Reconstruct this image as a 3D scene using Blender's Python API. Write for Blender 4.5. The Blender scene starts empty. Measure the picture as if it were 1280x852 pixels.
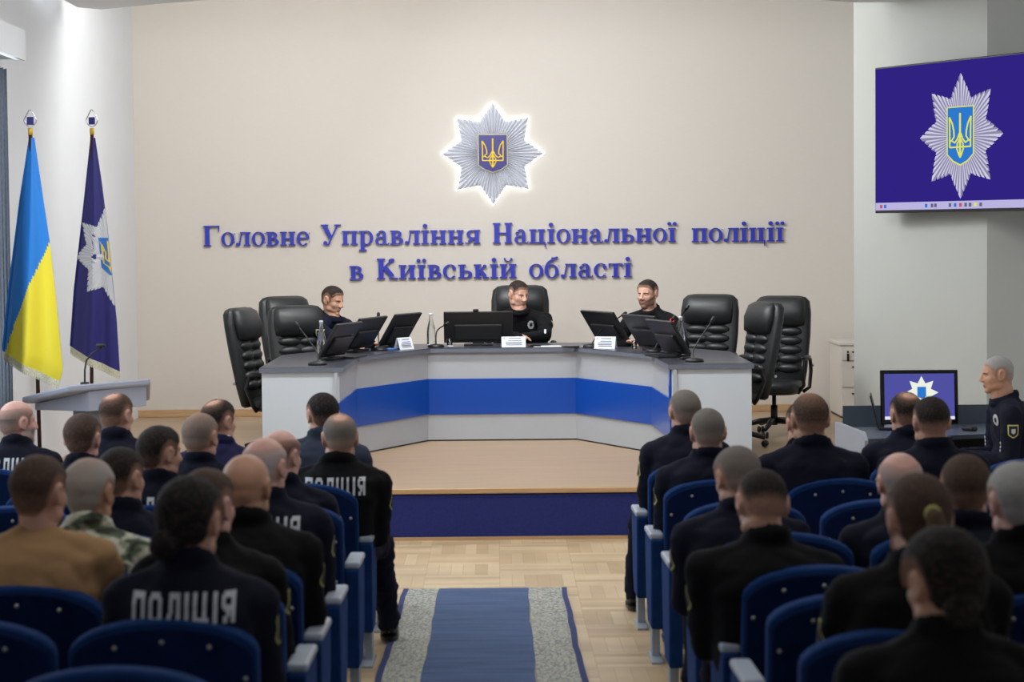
import bpy, bmesh, math, random
from mathutils import Vector, Matrix, Euler, noise
from mathutils.bvhtree import BVHTree

# ---------------------------------------------------------------- camera, world, lamps, exposure
SC = bpy.context.scene
COL = SC.collection
random.seed(7)
D2R = math.pi / 180.0
FPX = 2800.0
cam_d = bpy.data.cameras.new('camera')
cam_d.sensor_width = 36.0
cam_d.lens = FPX / 1280.0 * 36.0
cam_d.clip_end = 200
cam_d.dof.use_dof = True
cam_d.dof.focus_distance = 18.5
cam_d.dof.aperture_fstop = 4.0
CAM = bpy.data.objects.new('camera', cam_d)
COL.objects.link(CAM)
CAMPOS = Vector((0, 0, 2.12))
CAM_R = (Matrix.Rotation(-0.368 * D2R, 4, 'Z') @ Matrix.Rotation((90 - 2.78) * D2R, 4, 'X')
         @ Matrix.Rotation(-0.5 * D2R, 4, 'Z'))
CAM.matrix_world = Matrix.Translation(CAMPOS) @ CAM_R
SC.camera = CAM
SC.view_settings.view_transform = 'Standard'
SC.view_settings.look = 'None'
SC.view_settings.gamma = 1.0
SC.view_settings.use_curve_mapping = False
SC.view_settings.exposure = 0.0

world = bpy.data.worlds.new('world')
SC.world = world
world.use_nodes = True
_bg = world.node_tree.nodes['Background']
_bg.inputs[0].default_value = (0.92, 0.96, 1.0, 1)
_bg.inputs[1].default_value = 0.38


def area(name, loc, rot, sx, sy, power, col=(1, 1, 1), spread=180):
    l = bpy.data.lights.new(name, 'AREA')
    l.shape = 'RECTANGLE'
    l.size = sx
    l.size_y = sy
    l.energy = power
    l.color = col
    l.spread = spread * D2R
    o = bpy.data.objects.new(name, l)
    o.location = loc
    o.rotation_euler = [a * D2R for a in rot]
    COL.objects.link(o)
    return o


# daylight through the left hand windows, ceiling lamps over hall and over the stage
area('window_daylight', (-3.30, 12.2, 2.3), (0, -90, 0), 2.2, 6.5, 90, (0.82, 0.91, 1.0))
area('wall_washer', (-1.5, 17.4, 4.3), (54, 0, 8), 3.2, 0.3, 120, (1.0, 0.985, 0.965))
area('wall_washer', (1.1, 17.4, 4.3), (56, 0, 12), 1.8, 0.3, 26, (1.0, 0.95, 0.91))
area('wall_washer', (-0.6, 17.2, 4.35), (0, -58, 0), 0.8, 4.8, 210, (0.88, 0.95, 1.0))
area('stage_lamp', (0.0, 14.6, 3.88), (35, 0, 0), 4.6, 0.5, 150, (0.98, 0.99, 1.0))
area('hall_lamp', (0.2, 11.6, 4.22), (0, 0, 0), 5.0, 0.6, 60, (1.0, 0.98, 0.95))
area('hall_lamp', (0.2, 7.0, 4.22), (0, 0, 0), 5.0, 0.6, 35, (1.0, 0.98, 0.95))


# ---------------------------------------------------------------- pixel helpers (photograph frame 1280 x 852)
def ray(px, py):
    v = Vector(((px - 640.0) / FPX, -(py - 426.0) / FPX, -1.0))
    return CAM_R.to_3x3() @ v


def at(px, py, d):            # point at distance d down the hall
    r = ray(px, py)
    return CAMPOS + r * (d / r.y)


def onz(px, py, z):           # point at height z
    r = ray(px, py)
    return CAMPOS + r * ((z - CAMPOS.z) / r.z)


STAGE = 0.358


def floorz(y):
    return 0.028 * (12.3 - y) if y < 12.3 else 0.0


# ---------------------------------------------------------------- materials
def mat(name, col, rough=0.6, metal=0.0, var=0.0, scale=8.0, bump=0.0, bscale=60.0, sheen=0.0, spec=0.5,
        stretch=(1, 1, 1), emit=None, estr=0.0, trans=0.0, coat=0.0):
    m = bpy.data.materials.new(name)
    m.use_nodes = True
    nt = m.node_tree
    b = nt.nodes['Principled BSDF']
    b.inputs['Base Color'].default_value = (*col, 1)
    b.inputs['Roughness'].default_value = rough
    b.inputs['Metallic'].default_value = metal
    b.inputs['Specular IOR Level'].default_value = spec
    if sheen:
        b.inputs['Sheen Weight'].default_value = sheen
        b.inputs['Sheen Roughness'].default_value = 0.4
        b.inputs['Sheen Tint'].default_value = (min(1, col[0] * 3 + .1), min(1, col[1] * 3 + .1), min(1, col[2] * 2.2 + .2), 1)
    if coat:
        b.inputs['Coat Weight'].default_value = coat
    if trans:
        b.inputs['Transmission Weight'].default_value = trans
    if emit:
        b.inputs['Emission Color'].default_value = (*emit, 1)
        b.inputs['Emission Strength'].default_value = estr
    tc = nt.nodes.new('ShaderNodeTexCoord')
    mp = nt.nodes.new('ShaderNodeMapping')
    mp.inputs['Scale'].default_value = stretch
    nt.links.new(tc.outputs['Object'], mp.inputs['Vector'])
    if var:
        n = nt.nodes.new('ShaderNodeTexNoise')
        n.inputs['Scale'].default_value = scale
        n.inputs['Detail'].default_value = 5
        nt.links.new(mp.outputs[0], n.inputs['Vector'])
        r = nt.nodes.new('ShaderNodeMapRange')
        r.inputs['From Min'].default_value = 0.3
        r.inputs['From Max'].default_value = 0.7
        r.inputs['To Min'].default_value = 1 - var
        r.inputs['To Max'].default_value = 1 + var
        nt.links.new(n.outputs[0], r.inputs['Value'])
        mx = nt.nodes.new('ShaderNodeVectorMath')
        mx.operation = 'SCALE'
        mx.inputs[0].default_value = col
        nt.links.new(r.outputs[0], mx.inputs['Scale'])
        nt.links.new(mx.outputs[0], b.inputs['Base Color'])
    if bump:
        n = nt.nodes.new('ShaderNodeTexNoise')
        n.inputs['Scale'].default_value = bscale
        n.inputs['Detail'].default_value = 4
        nt.links.new(mp.outputs[0], n.inputs['Vector'])
        bp = nt.nodes.new('ShaderNodeBump')
        bp.inputs['Strength'].default_value = bump
        bp.inputs['Distance'].default_value = 0.01
        nt.links.new(n.outputs[0], bp.inputs['Height'])
        nt.links.new(bp.outputs[0], b.inputs['Normal'])
    return m


def glow(name, col, s):
    m = bpy.data.materials.new(name)
    m.use_nodes = True
    nt = m.node_tree
    nt.nodes.clear()
    o = nt.nodes.new('ShaderNodeOutputMaterial')
    e = nt.nodes.new('ShaderNodeEmission')
    e.inputs[0].default_value = (*col, 1)
    e.inputs[1].default_value = s
    nt.links.new(e.outputs[0], o.inputs[0])
    return m


def S(r, g, b):
    return tuple(((c / 255) / 12.92 if c / 255 <= .04045 else ((c / 255 + .055) / 1.055) ** 2.4) for c in (r, g, b))


M = {}
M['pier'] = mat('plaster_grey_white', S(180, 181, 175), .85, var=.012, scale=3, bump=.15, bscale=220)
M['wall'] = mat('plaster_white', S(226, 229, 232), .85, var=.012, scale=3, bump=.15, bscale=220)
M['paper'] = mat('wallpaper_cream', S(208, 201, 192), .8, var=.02, scale=40, stretch=(.3, 1, 6), bump=.1, bscale=200)
M['ceil'] = mat('ceiling_white', S(222, 224, 226), .85)
M['base'] = mat('oak_trim', S(186, 152, 112), .5, var=.12, scale=5, stretch=(1, 20, 20))
M['plinth'] = mat('desk_white_laminate', S(176, 180, 184), .45, var=.01, scale=3)
M['endpan'] = mat('desk_end_laminate', S(205, 212, 219), .4, var=.01, scale=3)
M['stripe'] = mat('desk_blue_laminate', S(16, 72, 168), .3, coat=.15)
M['top'] = mat('worktop_dark', S(62, 64, 74), .28, var=.08, scale=30, spec=.6)
M['topedge'] = mat('worktop_edge', S(104, 110, 122), .45)
M['leather'] = mat('black_leather', S(30, 33, 35), .42, bump=.10, bscale=70, spec=.5)
M['blackp'] = mat('black_plastic', S(20, 21, 24), .42)
M['blackg'] = mat('black_gloss', S(10, 11, 14), .15)
M['chrome'] = mat('chrome', S(200, 200, 205), .2, 1.0)
M['greym'] = mat('grey_metal', S(158, 168, 182), .45, 0.0, spec=.6)
M['armpad'] = mat('grey_arm_pad', S(180, 190, 205), .4)
M['velvet'] = mat('blue_velvet', S(20, 52, 104), .85, var=.22, scale=14, bump=.3, bscale=300, sheen=.35, spec=.1)
M['velvet_shaded'] = mat('blue_velvet_shaded', S(15, 34, 74), .9, var=.2, scale=9, bump=.2, bscale=300, sheen=.12, spec=.08)  # same blue velvet, darkened to hold the shade on the chair backs
M['stud'] = mat('steel_stud', S(190, 190, 190), .35, .8)
M['lett'] = mat('blue_letter_acrylic', S(42, 50, 168), .35)
M['rays'] = mat('silver_rays', S(218, 220, 228), .45)
M['gold'] = mat('gold_trim', S(215, 175, 60), .4, .3)
M['yellow'] = mat('trident_yellow', S(240, 205, 60), .4)
M['shield'] = mat('shield_blue', S(36, 30, 120), .35)
M['shieldl'] = mat('shield_light_blue', S(50, 120, 200), .35)
M['halo'] = glow('halo_light', (0.93, 1.0, 1.0), 3.0)
M['shbord'] = mat('shield_border', S(176, 168, 140), .4)
M['flagblue'] = mat('flag_blue_satin', S(30, 128, 216), .55, bump=.1, sheen=.1)
M['flagyel'] = mat('flag_yellow_satin', S(240, 222, 52), .55, bump=.1, sheen=.1)
M['flagnavy'] = mat('flag_navy_satin', S(34, 32, 112), .55, bump=.1, sheen=.1)
M['fringe'] = mat('cream_fringe', S(206, 204, 180), .9, var=.3, scale=120)
M['pole'] = mat('dark_wood_pole', S(58, 30, 28), .4)
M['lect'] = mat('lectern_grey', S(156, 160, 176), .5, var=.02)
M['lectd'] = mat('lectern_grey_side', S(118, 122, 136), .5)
M['grey'] = mat('desk_grey', S(150, 155, 165), .5)
M['teal'] = mat('counter_slate', S(66, 76, 90), .4)
M['white'] = mat('white_plastic', S(225, 225, 222), .45)
M['paperw'] = mat('white_paper', S(228, 232, 238), .7)
M['ink'] = mat('printed_ink', S(80, 84, 100), .7)
M['inkb'] = mat('printed_blue', S(70, 120, 190), .7)
M['cab'] = mat('cabinet_white', S(206, 200, 192), .5)
M['darkline'] = mat('dark_gap', S(40, 36, 34), .7)
M['glass'] = mat('bottle_glass', (0.93, 0.97, 0.98), .05, trans=1.0, spec=.5)
M['water'] = mat('water', (0.95, 0.98, 1.0), .02, trans=1.0)
M['capw'] = mat('bottle_cap', S(210, 215, 225), .4)
M['redl'] = glow('mic_red_light', (1.0, .05, .05), 1.6)
M['bluel'] = glow('console_blue_light', (.3, .3, 1.0), 2.0)
M['blind'] = mat('blind_fabric', S(112, 118, 128), .8, var=.25, scale=60, stretch=(1, 1, .6))
M['sky'] = glow('daylight_pane', (0.75, 0.87, 1.0), 1.1)
M['screen'] = glow('screen_violet', S(48, 34, 128), 1.0)
M['screen2'] = glow('monitor_violet', S(84, 84, 168), .9)
M['scr_r1'] = glow('screen_ray_light', S(206, 204, 226), 1.0)
M['scr_r2'] = glow('screen_ray_grey', S(140, 136, 168), 1.0)
M['scr_blue'] = glow('screen_shield_blue', S(46, 120, 205), 1.0)
M['scr_yel'] = glow('screen_trident_yellow', S(226, 226, 90), 1.0)
M['scr_bar'] = glow('screen_taskbar', S(186, 180, 224), 1.0)
M['scr_barw'] = glow('monitor_taskbar', S(225, 225, 245), 1.0)
M['scr_white'] = glow('monitor_star', S(236, 240, 226), 1.0)
M['scr_red'] = glow('icon_red', S(200, 80, 90), 1.0)
M['scr_grey'] = glow('icon_grey', S(100, 100, 130), 1.0)
M['letwhite'] = mat('reflective_lettering', S(200, 204, 212), .5)
M['patchy'] = mat('patch_yellow', S(205, 200, 120), .7)
M['patchw'] = mat('patch_white', S(205, 208, 214), .6)
M['patchn'] = mat('patch_navy', S(22, 24, 44), .7)
M['badge'] = mat('badge_silver', S(215, 218, 222), .3, .4)
M['sole'] = mat('shoe_sole', S(205, 205, 200), .6)
M['shoe'] = mat('black_shoe', S(16, 17, 22), .4)
M['eye'] = mat('eye_white', S(215, 210, 205), .3)
M['iris'] = mat('eye_iris', S(50, 45, 45), .2)
M['brow'] = mat('eyebrow_hair', S(62, 46, 38), .9)
M['lip'] = mat('lip_skin', S(178, 120, 106), .5)
M['rugblue'] = mat('rug_blue', S(76, 96, 134), .95, var=.2, scale=6, stretch=(.4, 3, 1), bump=.5, bscale=120)
M['rugedge'] = mat('rug_edge_blue', S(52, 62, 108), .95, var=.15, scale=40)
M['riser'] = mat('riser_blue_carpet', S(30, 40, 108), .95, var=.16, scale=60, bump=.3, bscale=200)


def rug_border():
    m = mat('rug_border', S(190, 188, 172), .95)
    nt = m.node_tree
    b = nt.nodes['Principled BSDF']
    tc = nt.nodes.new('ShaderNodeTexCoord')
    mp = nt.nodes.new('ShaderNodeMapping')
    mp.inputs['Scale'].default_value = (36, 36, 1)
    v = nt.nodes.new('ShaderNodeTexVoronoi')
    v.inputs['Scale'].default_value = 1.0
    v.feature = 'DISTANCE_TO_EDGE'
    v.inputs['Randomness'].default_value = .8
    n = nt.nodes.new('ShaderNodeTexNoise')
    n.inputs['Scale'].default_value = 55
    r = nt.nodes.new('ShaderNodeValToRGB')
    e = r.color_ramp.elements
    e[0].position, e[0].color = 0.02, (*S(112, 122, 128), 1)
    e[1].position, e[1].color = .16, (*S(196, 194, 178), 1)
    e.new(.42).color = (*S(176, 176, 166), 1)
    mx = nt.nodes.new('ShaderNodeMix')
    mx.data_type = 'RGBA'
    mx.inputs[7].default_value = (*S(140, 122, 112), 1)
    r2 = nt.nodes.new('ShaderNodeMapRange')
    r2.inputs['From Min'].default_value = .56
    r2.inputs['From Max'].default_value = .70
    nt.links.new(tc.outputs['Object'], mp.inputs[0])
    nt.links.new(mp.outputs[0], v.inputs['Vector'])
    nt.links.new(tc.outputs['Object'], n.inputs['Vector'])
    nt.links.new(v.outputs['Distance'], r.inputs[0])
    nt.links.new(n.outputs[0], r2.inputs[0])
    nt.links.new(r2.outputs[0], mx.inputs[0])
    nt.links.new(r.outputs[0], mx.inputs[6])
    nt.links.new(mx.outputs[2], b.inputs['Base Color'])
    return m


M['rugborder'] = rug_border()


def parquet(name, c1, c2, block, vary=.5):
    """mosaic parquet: square blocks whose strips alternate in direction"""
    m = mat(name, c1, .38)
    nt = m.node_tree
    N = nt.nodes.new
    L = nt.links.new
    b = nt.nodes['Principled BSDF']
    tc = N('ShaderNodeTexCoord')
    ck = N('ShaderNodeTexChecker')
    ck.inputs['Scale'].default_value = 1 / block
    ck.inputs['Color1'].default_value = (0, 0, 0, 1)
    ck.inputs['Color2'].default_value = (1, 1, 1, 1)
    L(tc.outputs['Object'], ck.inputs['Vector'])
    cols = []
    for rot in (0, 90):
        mp = N('ShaderNodeMapping')
        mp.inputs['Rotation'].default_value = (0, 0, rot * D2R)
        L(tc.outputs['Object'], mp.inputs[0])
        br = N('ShaderNodeTexBrick')
        br.inputs['Scale'].default_value = 1
        br.inputs['Brick Width'].default_value = block
        br.inputs['Row Height'].default_value = block / 6
        br.inputs['Mortar Size'].default_value = .0012
        br.inputs['Color1'].default_value = (*c1, 1)
        br.inputs['Color2'].default_value = (*c2, 1)
        br.inputs['Mortar'].default_value = (c2[0] * .75, c2[1] * .75, c2[2] * .75, 1)
        br.offset = 0
        L(mp.outputs[0], br.inputs['Vector'])
        cols.append(br.outputs['Color'])
    mx = N('ShaderNodeMix')
    mx.data_type = 'RGBA'
    L(ck.outputs['Fac'], mx.inputs[0])
    L(cols[0], mx.inputs[6])
    L(cols[1], mx.inputs[7])
    n = N('ShaderNodeTexNoise')
    n.inputs['Scale'].default_value = 2.2
    n.inputs['Detail'].default_value = 6
    L(tc.outputs['Object'], n.inputs['Vector'])
    r = N('ShaderNodeMapRange')
    r.inputs['From Min'].default_value = .3
    r.inputs['From Max'].default_value = .7
    r.inputs['To Min'].default_value = .86
    r.inputs['To Max'].default_value = 1.1
    L(n.outputs[0], r.inputs[0])
    vm = N('ShaderNodeVectorMath')
    vm.operation = 'SCALE'
    L(mx.outputs[2], vm.inputs[0])
    L(r.outputs[0], vm.inputs['Scale'])
    L(vm.outputs[0], b.inputs['Base Color'])
    return m


M['parquet'] = parquet('parquet', S(214, 190, 152), S(190, 162, 122), .46)
M['stagefloor'] = mat('stage_laminate', S(168, 142, 114), .42, var=.10, scale=7, stretch=(.35, 7, 1))


def camo():
    m = mat('camouflage_cloth', S(150, 150, 130), .9)
    nt = m.node_tree
    b = nt.nodes['Principled BSDF']
    tc = nt.nodes.new('ShaderNodeTexCoord')
    mp = nt.nodes.new('ShaderNodeMapping')
    mp.inputs['Scale'].default_value = (9, 9, 17)
    n = nt.nodes.new('ShaderNodeTexNoise')
    n.inputs['Scale'].default_value = 1.0
    n.inputs['Detail'].default_value = 3
    n.inputs['Distortion'].default_value = .8
    r = nt.nodes.new('ShaderNodeValToRGB')
    r.color_ramp.interpolation = 'CONSTANT'
    e = r.color_ramp.elements
    e[0].position, e[0].color = 0, (*S(66, 62, 56), 1)
    e[1].position, e[1].color = .38, (*S(88, 108, 88), 1)
    for p, c in ((.44, S(160, 164, 146)), (.50, S(206, 206, 190)), (.66, S(128, 116, 96))):
        q = e.new(p)
        q.color = (*c, 1)
    nt.links.new(tc.outputs['Object'], mp.inputs[0])
    nt.links.new(mp.outputs[0], n.inputs['Vector'])
    nt.links.new(n.outputs[0], r.inputs[0])
    nt.links.new(r.outputs[0], b.inputs['Base Color'])
    return m


M['camo'] = camo()
CL = {
    'navy': mat('navy_uniform_cloth', S(23, 25, 40), .85, var=.12, scale=6, sheen=.06, spec=.15),
    'black': mat('black_uniform_cloth', S(17, 18, 21), .85, var=.12, scale=6, sheen=.05, spec=.15),
    'slate': mat('slate_jacket_cloth', S(48, 56, 72), .8, var=.12, scale=6, sheen=.05, spec=.2),
    'suit': mat('blue_suit_cloth', S(28, 28, 68), .8, sheen=.05, spec=.2),
    'tan': mat('tan_sweater_knit', S(182, 142, 100), .95, var=.1, scale=5, bump=.5, bscale=260, sheen=.1, stretch=(1, 1, 2)),
    'camo': M['camo'],
}
SKIN = {
    'light': mat('skin_light', S(208, 160, 138), .5, var=.05, scale=30),
    'pink': mat('skin_pink', S(220, 170, 156), .5, var=.06, scale=30),
    'tan': mat('skin_tan', S(196, 148, 122), .5, var=.05, scale=30),
}


def hairmat(name, hair, skin):
    m = mat(name, hair, .75, bump=.6, bscale=260, spec=.25)
    nt = m.node_tree
    b = nt.nodes['Principled BSDF']
    a = nt.nodes.new('ShaderNodeAttribute')
    a.attribute_name = 'dens'
    n = nt.nodes.new('ShaderNodeTexNoise')
    n.inputs['Scale'].default_value = 90
    tc = nt.nodes.new('ShaderNodeTexCoord')
    nt.links.new(tc.outputs['Object'], n.inputs['Vector'])
    ad = nt.nodes.new('ShaderNodeMath')
    ad.operation = 'MULTIPLY_ADD'
    ad.inputs[1].default_value = .35
    nt.links.new(n.outputs[0], ad.inputs[0])
    nt.links.new(a.outputs['Fac'], ad.inputs[2])
    sb = nt.nodes.new('ShaderNodeMath')
    sb.operation = 'SUBTRACT'
    sb.use_clamp = True
    sb.inputs[1].default_value = .175
    nt.links.new(ad.outputs[0], sb.inputs[0])
    mx = nt.nodes.new('ShaderNodeMix')
    mx.data_type = 'RGBA'
    mx.inputs[6].default_value = (*skin, 1)
    mx.inputs[7].default_value = (*hair, 1)
    nt.links.new(sb.outputs[0], mx.inputs[0])
    nt.links.new(mx.outputs[2], b.inputs['Base Color'])
    return m


HAIRC = {'dark': S(38, 32, 30), 'brown': S(78, 60, 50), 'black': S(24, 21, 21), 'grey': S(166, 165, 163),
         'salt': S(122, 115, 108), 'white': S(186, 188, 192), 'lbrown': S(98, 78, 60)}
SKC = {'light': S(200, 152, 130), 'pink': S(214, 164, 150), 'tan': S(188, 142, 116)}
_HM = {}


def hm(h, s):
    if (h, s) not in _HM:
        _HM[(h, s)] = hairmat('hair_%s_on_%s' % (h, s), HAIRC[h], SKC[s])
    return _HM[(h, s)]


# ---------------------------------------------------------------- mesh helpers
def nb():
    return bmesh.new()


def obj(name, bm, m, parent=None, smooth=False, bevel=0, **props):
    if isinstance(bm, bpy.types.Mesh):
        me = bm
        me.name = name
    else:
        me = bpy.data.meshes.new(name)
        bmesh.ops.recalc_face_normals(bm, faces=bm.faces[:]) if props.pop('recalc', True) else None
        bm.to_mesh(me)
        bm.free()
    if m is not None:
        if isinstance(m, (list, tuple)):
            for q in m:
                me.materials.append(q)
        else:
            me.materials.append(m)
    if smooth:
        me.polygons.foreach_set('use_smooth', [True] * len(me.polygons))
    o = bpy.data.objects.new(name, me)
    COL.objects.link(o)
    if bevel:
        bv = o.modifiers.new('bevel', 'BEVEL')
        bv.width = bevel
        bv.segments = 2
        bv.limit_method = 'ANGLE'
    if parent is not None:
        o.parent = parent
    for k, v in props.items():
        if v is not None:
            o[k] = v
    return o


def thing(name, label, cat, loc=(0, 0, 0), rz=0.0, group=None):
    o = bpy.data.objects.new(name, None)
    o.empty_display_size = .1
    COL.objects.link(o)
    o.location = loc
    o.rotation_euler = (0, 0, rz)
    o['label'] = label
    o['category'] = cat
    if group:
        o['group'] = group
    return o


def struct(name, bm, m, **k):
    return obj(name, bm, m, kind='structure', **k)


def box(bm, c, s, mt=None):
    r = bmesh.ops.create_cube(bm, size=1.0)
    X = Matrix.Translation(c) @ (mt or Matrix()) @ Matrix.Diagonal((*s, 1))
    bmesh.ops.transform(bm, matrix=X, verts=r['verts'])
    return bm


def cyl(bm, a, b, r0, r1=None, n=16, caps=True):
    a, b = Vector(a), Vector(b)
    d = b - a
    if d.length < 1e-6:
        return bm
    r1 = r0 if r1 is None else r1
    q = d.to_track_quat('Z', 'Y').to_matrix()
    ex, ey = q.col[0], q.col[1]
    cs = [(math.cos(2 * math.pi * k / n), math.sin(2 * math.pi * k / n)) for k in range(n)]
    A = [bm.verts.new(a + ex * (c * r0) + ey * (s * r0)) for c, s in cs]
    B = [bm.verts.new(b + ex * (c * r1) + ey * (s * r1)) for c, s in cs]
    for k in range(n):
        bm.faces.new((A[k], A[(k + 1) % n], B[(k + 1) % n], B[k]))
    if caps:
        bm.faces.new(A[::-1])
        bm.faces.new(B)
    return bm


def ell(bm, c, r, mt=None, u=16, v=10):
    X_ = Matrix.Translation(c) @ (mt or Matrix()) @ Matrix.Diagonal((*r, 1))
    top, bot = bm.verts.new(X_ @ Vector((0, 0, 1))), bm.verts.new(X_ @ Vector((0, 0, -1)))
    rows = []
    for i in range(1, v):
        a = math.pi * i / v
        rows.append([bm.verts.new(X_ @ Vector((math.sin(a) * math.cos(2 * math.pi * k / u), math.sin(a) * math.sin(2 * math.pi * k / u), math.cos(a)))) for k in range(u)])
    for k in range(u):
        bm.faces.new((top, rows[0][k], rows[0][(k + 1) % u]))
        bm.faces.new((bot, rows[-1][(k + 1) % u], rows[-1][k]))
    for A, B in zip(rows, rows[1:]):
        for k in range(u):
            bm.faces.new((A[k], B[k], B[(k + 1) % u], A[(k + 1) % u]))
    return bm


def cap(bm, a, b, ra, rb, n=12):
    cyl(bm, a, b, ra, rb, n)
    ell(bm, a, (ra,) * 3, u=n, v=8)
    ell(bm, b, (rb,) * 3, u=n, v=8)
    return bm


def tube(bm, pts, r, n=8, closed=False):
    pts = [Vector(p) for p in pts]
    rings = []
    N = len(pts)
    up = None
    for i, p in enumerate(pts):
        if closed:
            t = (pts[(i + 1) % N] - pts[i - 1]).normalized()
        else:
            t = (pts[min(i + 1, N - 1)] - pts[max(i - 1, 0)]).normalized()
        if up is None:
            up = Vector((0, 0, 1)) if abs(t.z) < .9 else Vector((1, 0, 0))
        s = t.cross(up).normalized()
        up = s.cross(t).normalized()
        rr = r[i] if isinstance(r, (list, tuple)) else r
        rings.append([bm.verts.new(p + (s * math.cos(k * 2 * math.pi / n) + up * math.sin(k * 2 * math.pi / n)) * rr) for k in range(n)])
    for i in range(N if closed else N - 1):
        A, B = rings[i], rings[(i + 1) % N]
        for k in range(n):
            bm.faces.new((A[k], A[(k + 1) % n], B[(k + 1) % n], B[k]))
    if not closed:
        bm.faces.new(rings[0][::-1])
        bm.faces.new(rings[-1])
    return bm


def loft(bm, rings, n=28, p=2.0, caps=True):
    """rings: (centre, rx, ry) stacked along z; superellipse sections"""
    vs = []
    for c, rx, ry in rings:
        c = Vector(c)
        row = []
        for k in range(n):
            a = 2 * math.pi * k / n
            ca, sa = math.cos(a), math.sin(a)
            row.append(bm.verts.new(c + Vector((math.copysign(abs(ca) ** (2 / p), ca) * rx, math.copysign(abs(sa) ** (2 / p), sa) * ry, 0))))
        vs.append(row)
    for A, B in zip(vs, vs[1:]):
        for k in range(n):
            bm.faces.new((A[k], A[(k + 1) % n], B[(k + 1) % n], B[k]))
    if caps:
        bm.faces.new(vs[0][::-1])
        bm.faces.new(vs[-1])
    return bm


def prism(bm, poly, z0, z1, mt=None):
    """polygon in xy, extruded from z0 to z1"""
    a = [bm.verts.new((x, y, z0)) for x, y in poly]
    b = [bm.verts.new((x, y, z1)) for x, y in poly]
    n = len(poly)
    bm.faces.new(a[::-1])
    bm.faces.new(b)
    for i in range(n):
        bm.faces.new((a[i], a[(i + 1) % n], b[(i + 1) % n], b[i]))
    if mt is not None:
        bmesh.ops.transform(bm, matrix=mt, verts=a + b)
    return bm


def lathe(bm, prof, c=(0, 0, 0), n=20):
    c = Vector(c)
    rows = [[bm.verts.new(c + Vector((r * math.cos(2 * math.pi * k / n), r * math.sin(2 * math.pi * k / n), z))) for k in range(n)] for r, z in prof]
    for A, B in zip(rows, rows[1:]):
        for k in range(n):
            bm.faces.new((A[k], A[(k + 1) % n], B[(k + 1) % n], B[k]))
    bm.faces.new(rows[0][::-1])
    bm.faces.new(rows[-1])
    return bm


XZ = Matrix.Rotation(90 * D2R, 4, 'X')        # xy drawing -> upright, +z extrusion -> -y (towards the hall)


def bake(bm, voxel, smooth=3, factor=.6, disp=0.0, dscale=.09):
    """fuse overlapping closed shapes into one continuous skin"""
    me = bpy.data.meshes.new('tmp')
    bm.to_mesh(me)
    bm.free()
    o = bpy.data.objects.new('tmp', me)
    COL.objects.link(o)
    r = o.modifiers.new('r', 'REMESH')
    r.mode = 'VOXEL'
    r.voxel_size = voxel
    r.adaptivity = 0
    if smooth:
        s = o.modifiers.new('s', 'SMOOTH')
        s.factor = factor
        s.iterations = smooth
    dg = bpy.context.evaluated_depsgraph_get()
    out = bpy.data.meshes.new_from_object(o.evaluated_get(dg))
    bpy.data.objects.remove(o)
    bpy.data.meshes.remove(me)
    if disp:
        n = len(out.vertices)
        nr = [v.normal.copy() for v in out.vertices]
        off = Vector((random.uniform(0, 50), random.uniform(0, 50), 0))
        for i, v in enumerate(out.vertices):
            q = Vector((v.co.x / (dscale * 1.3), v.co.y / (dscale * 1.3), v.co.z / dscale)) + off
            h = noise.fractal(q, 1.0, 2.0, 3)
            v.co += nr[i] * disp * (abs(h) * 2 - .25)
    return out

# ================================================================ the room
WZ = 4.45
WL, WR, WB = -3.49, 4.3, 21.7


def floor_mesh():
    bm = nb()
    rows = [(16.6, 0), (12.3, 0), (-1, floorz(-1))]
    v = [[bm.verts.new((x, y, z)) for x in (WL, WR + 1.0)] for y, z in rows]
    w = [[bm.verts.new((x, y, z - .1)) for x in (WL, WR + 1.0)] for y, z in rows]
    for i in range(2):
        bm.faces.new((v[i][0], v[i][1], v[i + 1][1], v[i + 1][0]))
        bm.faces.new((w[i][0], w[i][1], w[i + 1][1], w[i + 1][0]))
        for k in (0, 1):
            bm.faces.new((v[i][k], v[i + 1][k], w[i + 1][k], w[i][k]))
    bm.faces.new((v[0][0], v[0][1], w[0][1], w[0][0]))
    bm.faces.new((v[2][0], v[2][1], w[2][1], w[2][0]))
    return bm


struct('floor', floor_mesh(), M['parquet'])
SP = [(WL, 15.42), (2.36, 15.42), (2.36, 16.6), (WR, 16.6), (WR, WB), (WL, WB)]
struct('floor_stage', prism(nb(), SP, -.1, STAGE), M['stagefloor'])
struct('trim_1', box(nb(), (-.565, 15.395, .165), (5.85, .03, .30)), M['riser'])
struct('trim_2', box(nb(), (-.565, 15.395, STAGE - .018), (5.85, .05, .036)), M['base'], bevel=.006)
struct('trim_3', box(nb(), (-.565, 15.39, .012), (5.85, .03, .024)), M['base'])
struct('wall_back', box(nb(), ((WL + WR) / 2, WB + .1, 2.3), (WR - WL + .4, .2, 5)), M['paper'])
struct('baseboard_back', box(nb(), ((WL + 3.2) / 2, WB - .012, STAGE + .036), (3.2 - WL, .024, .072)), M['base'], bevel=.005)
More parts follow.
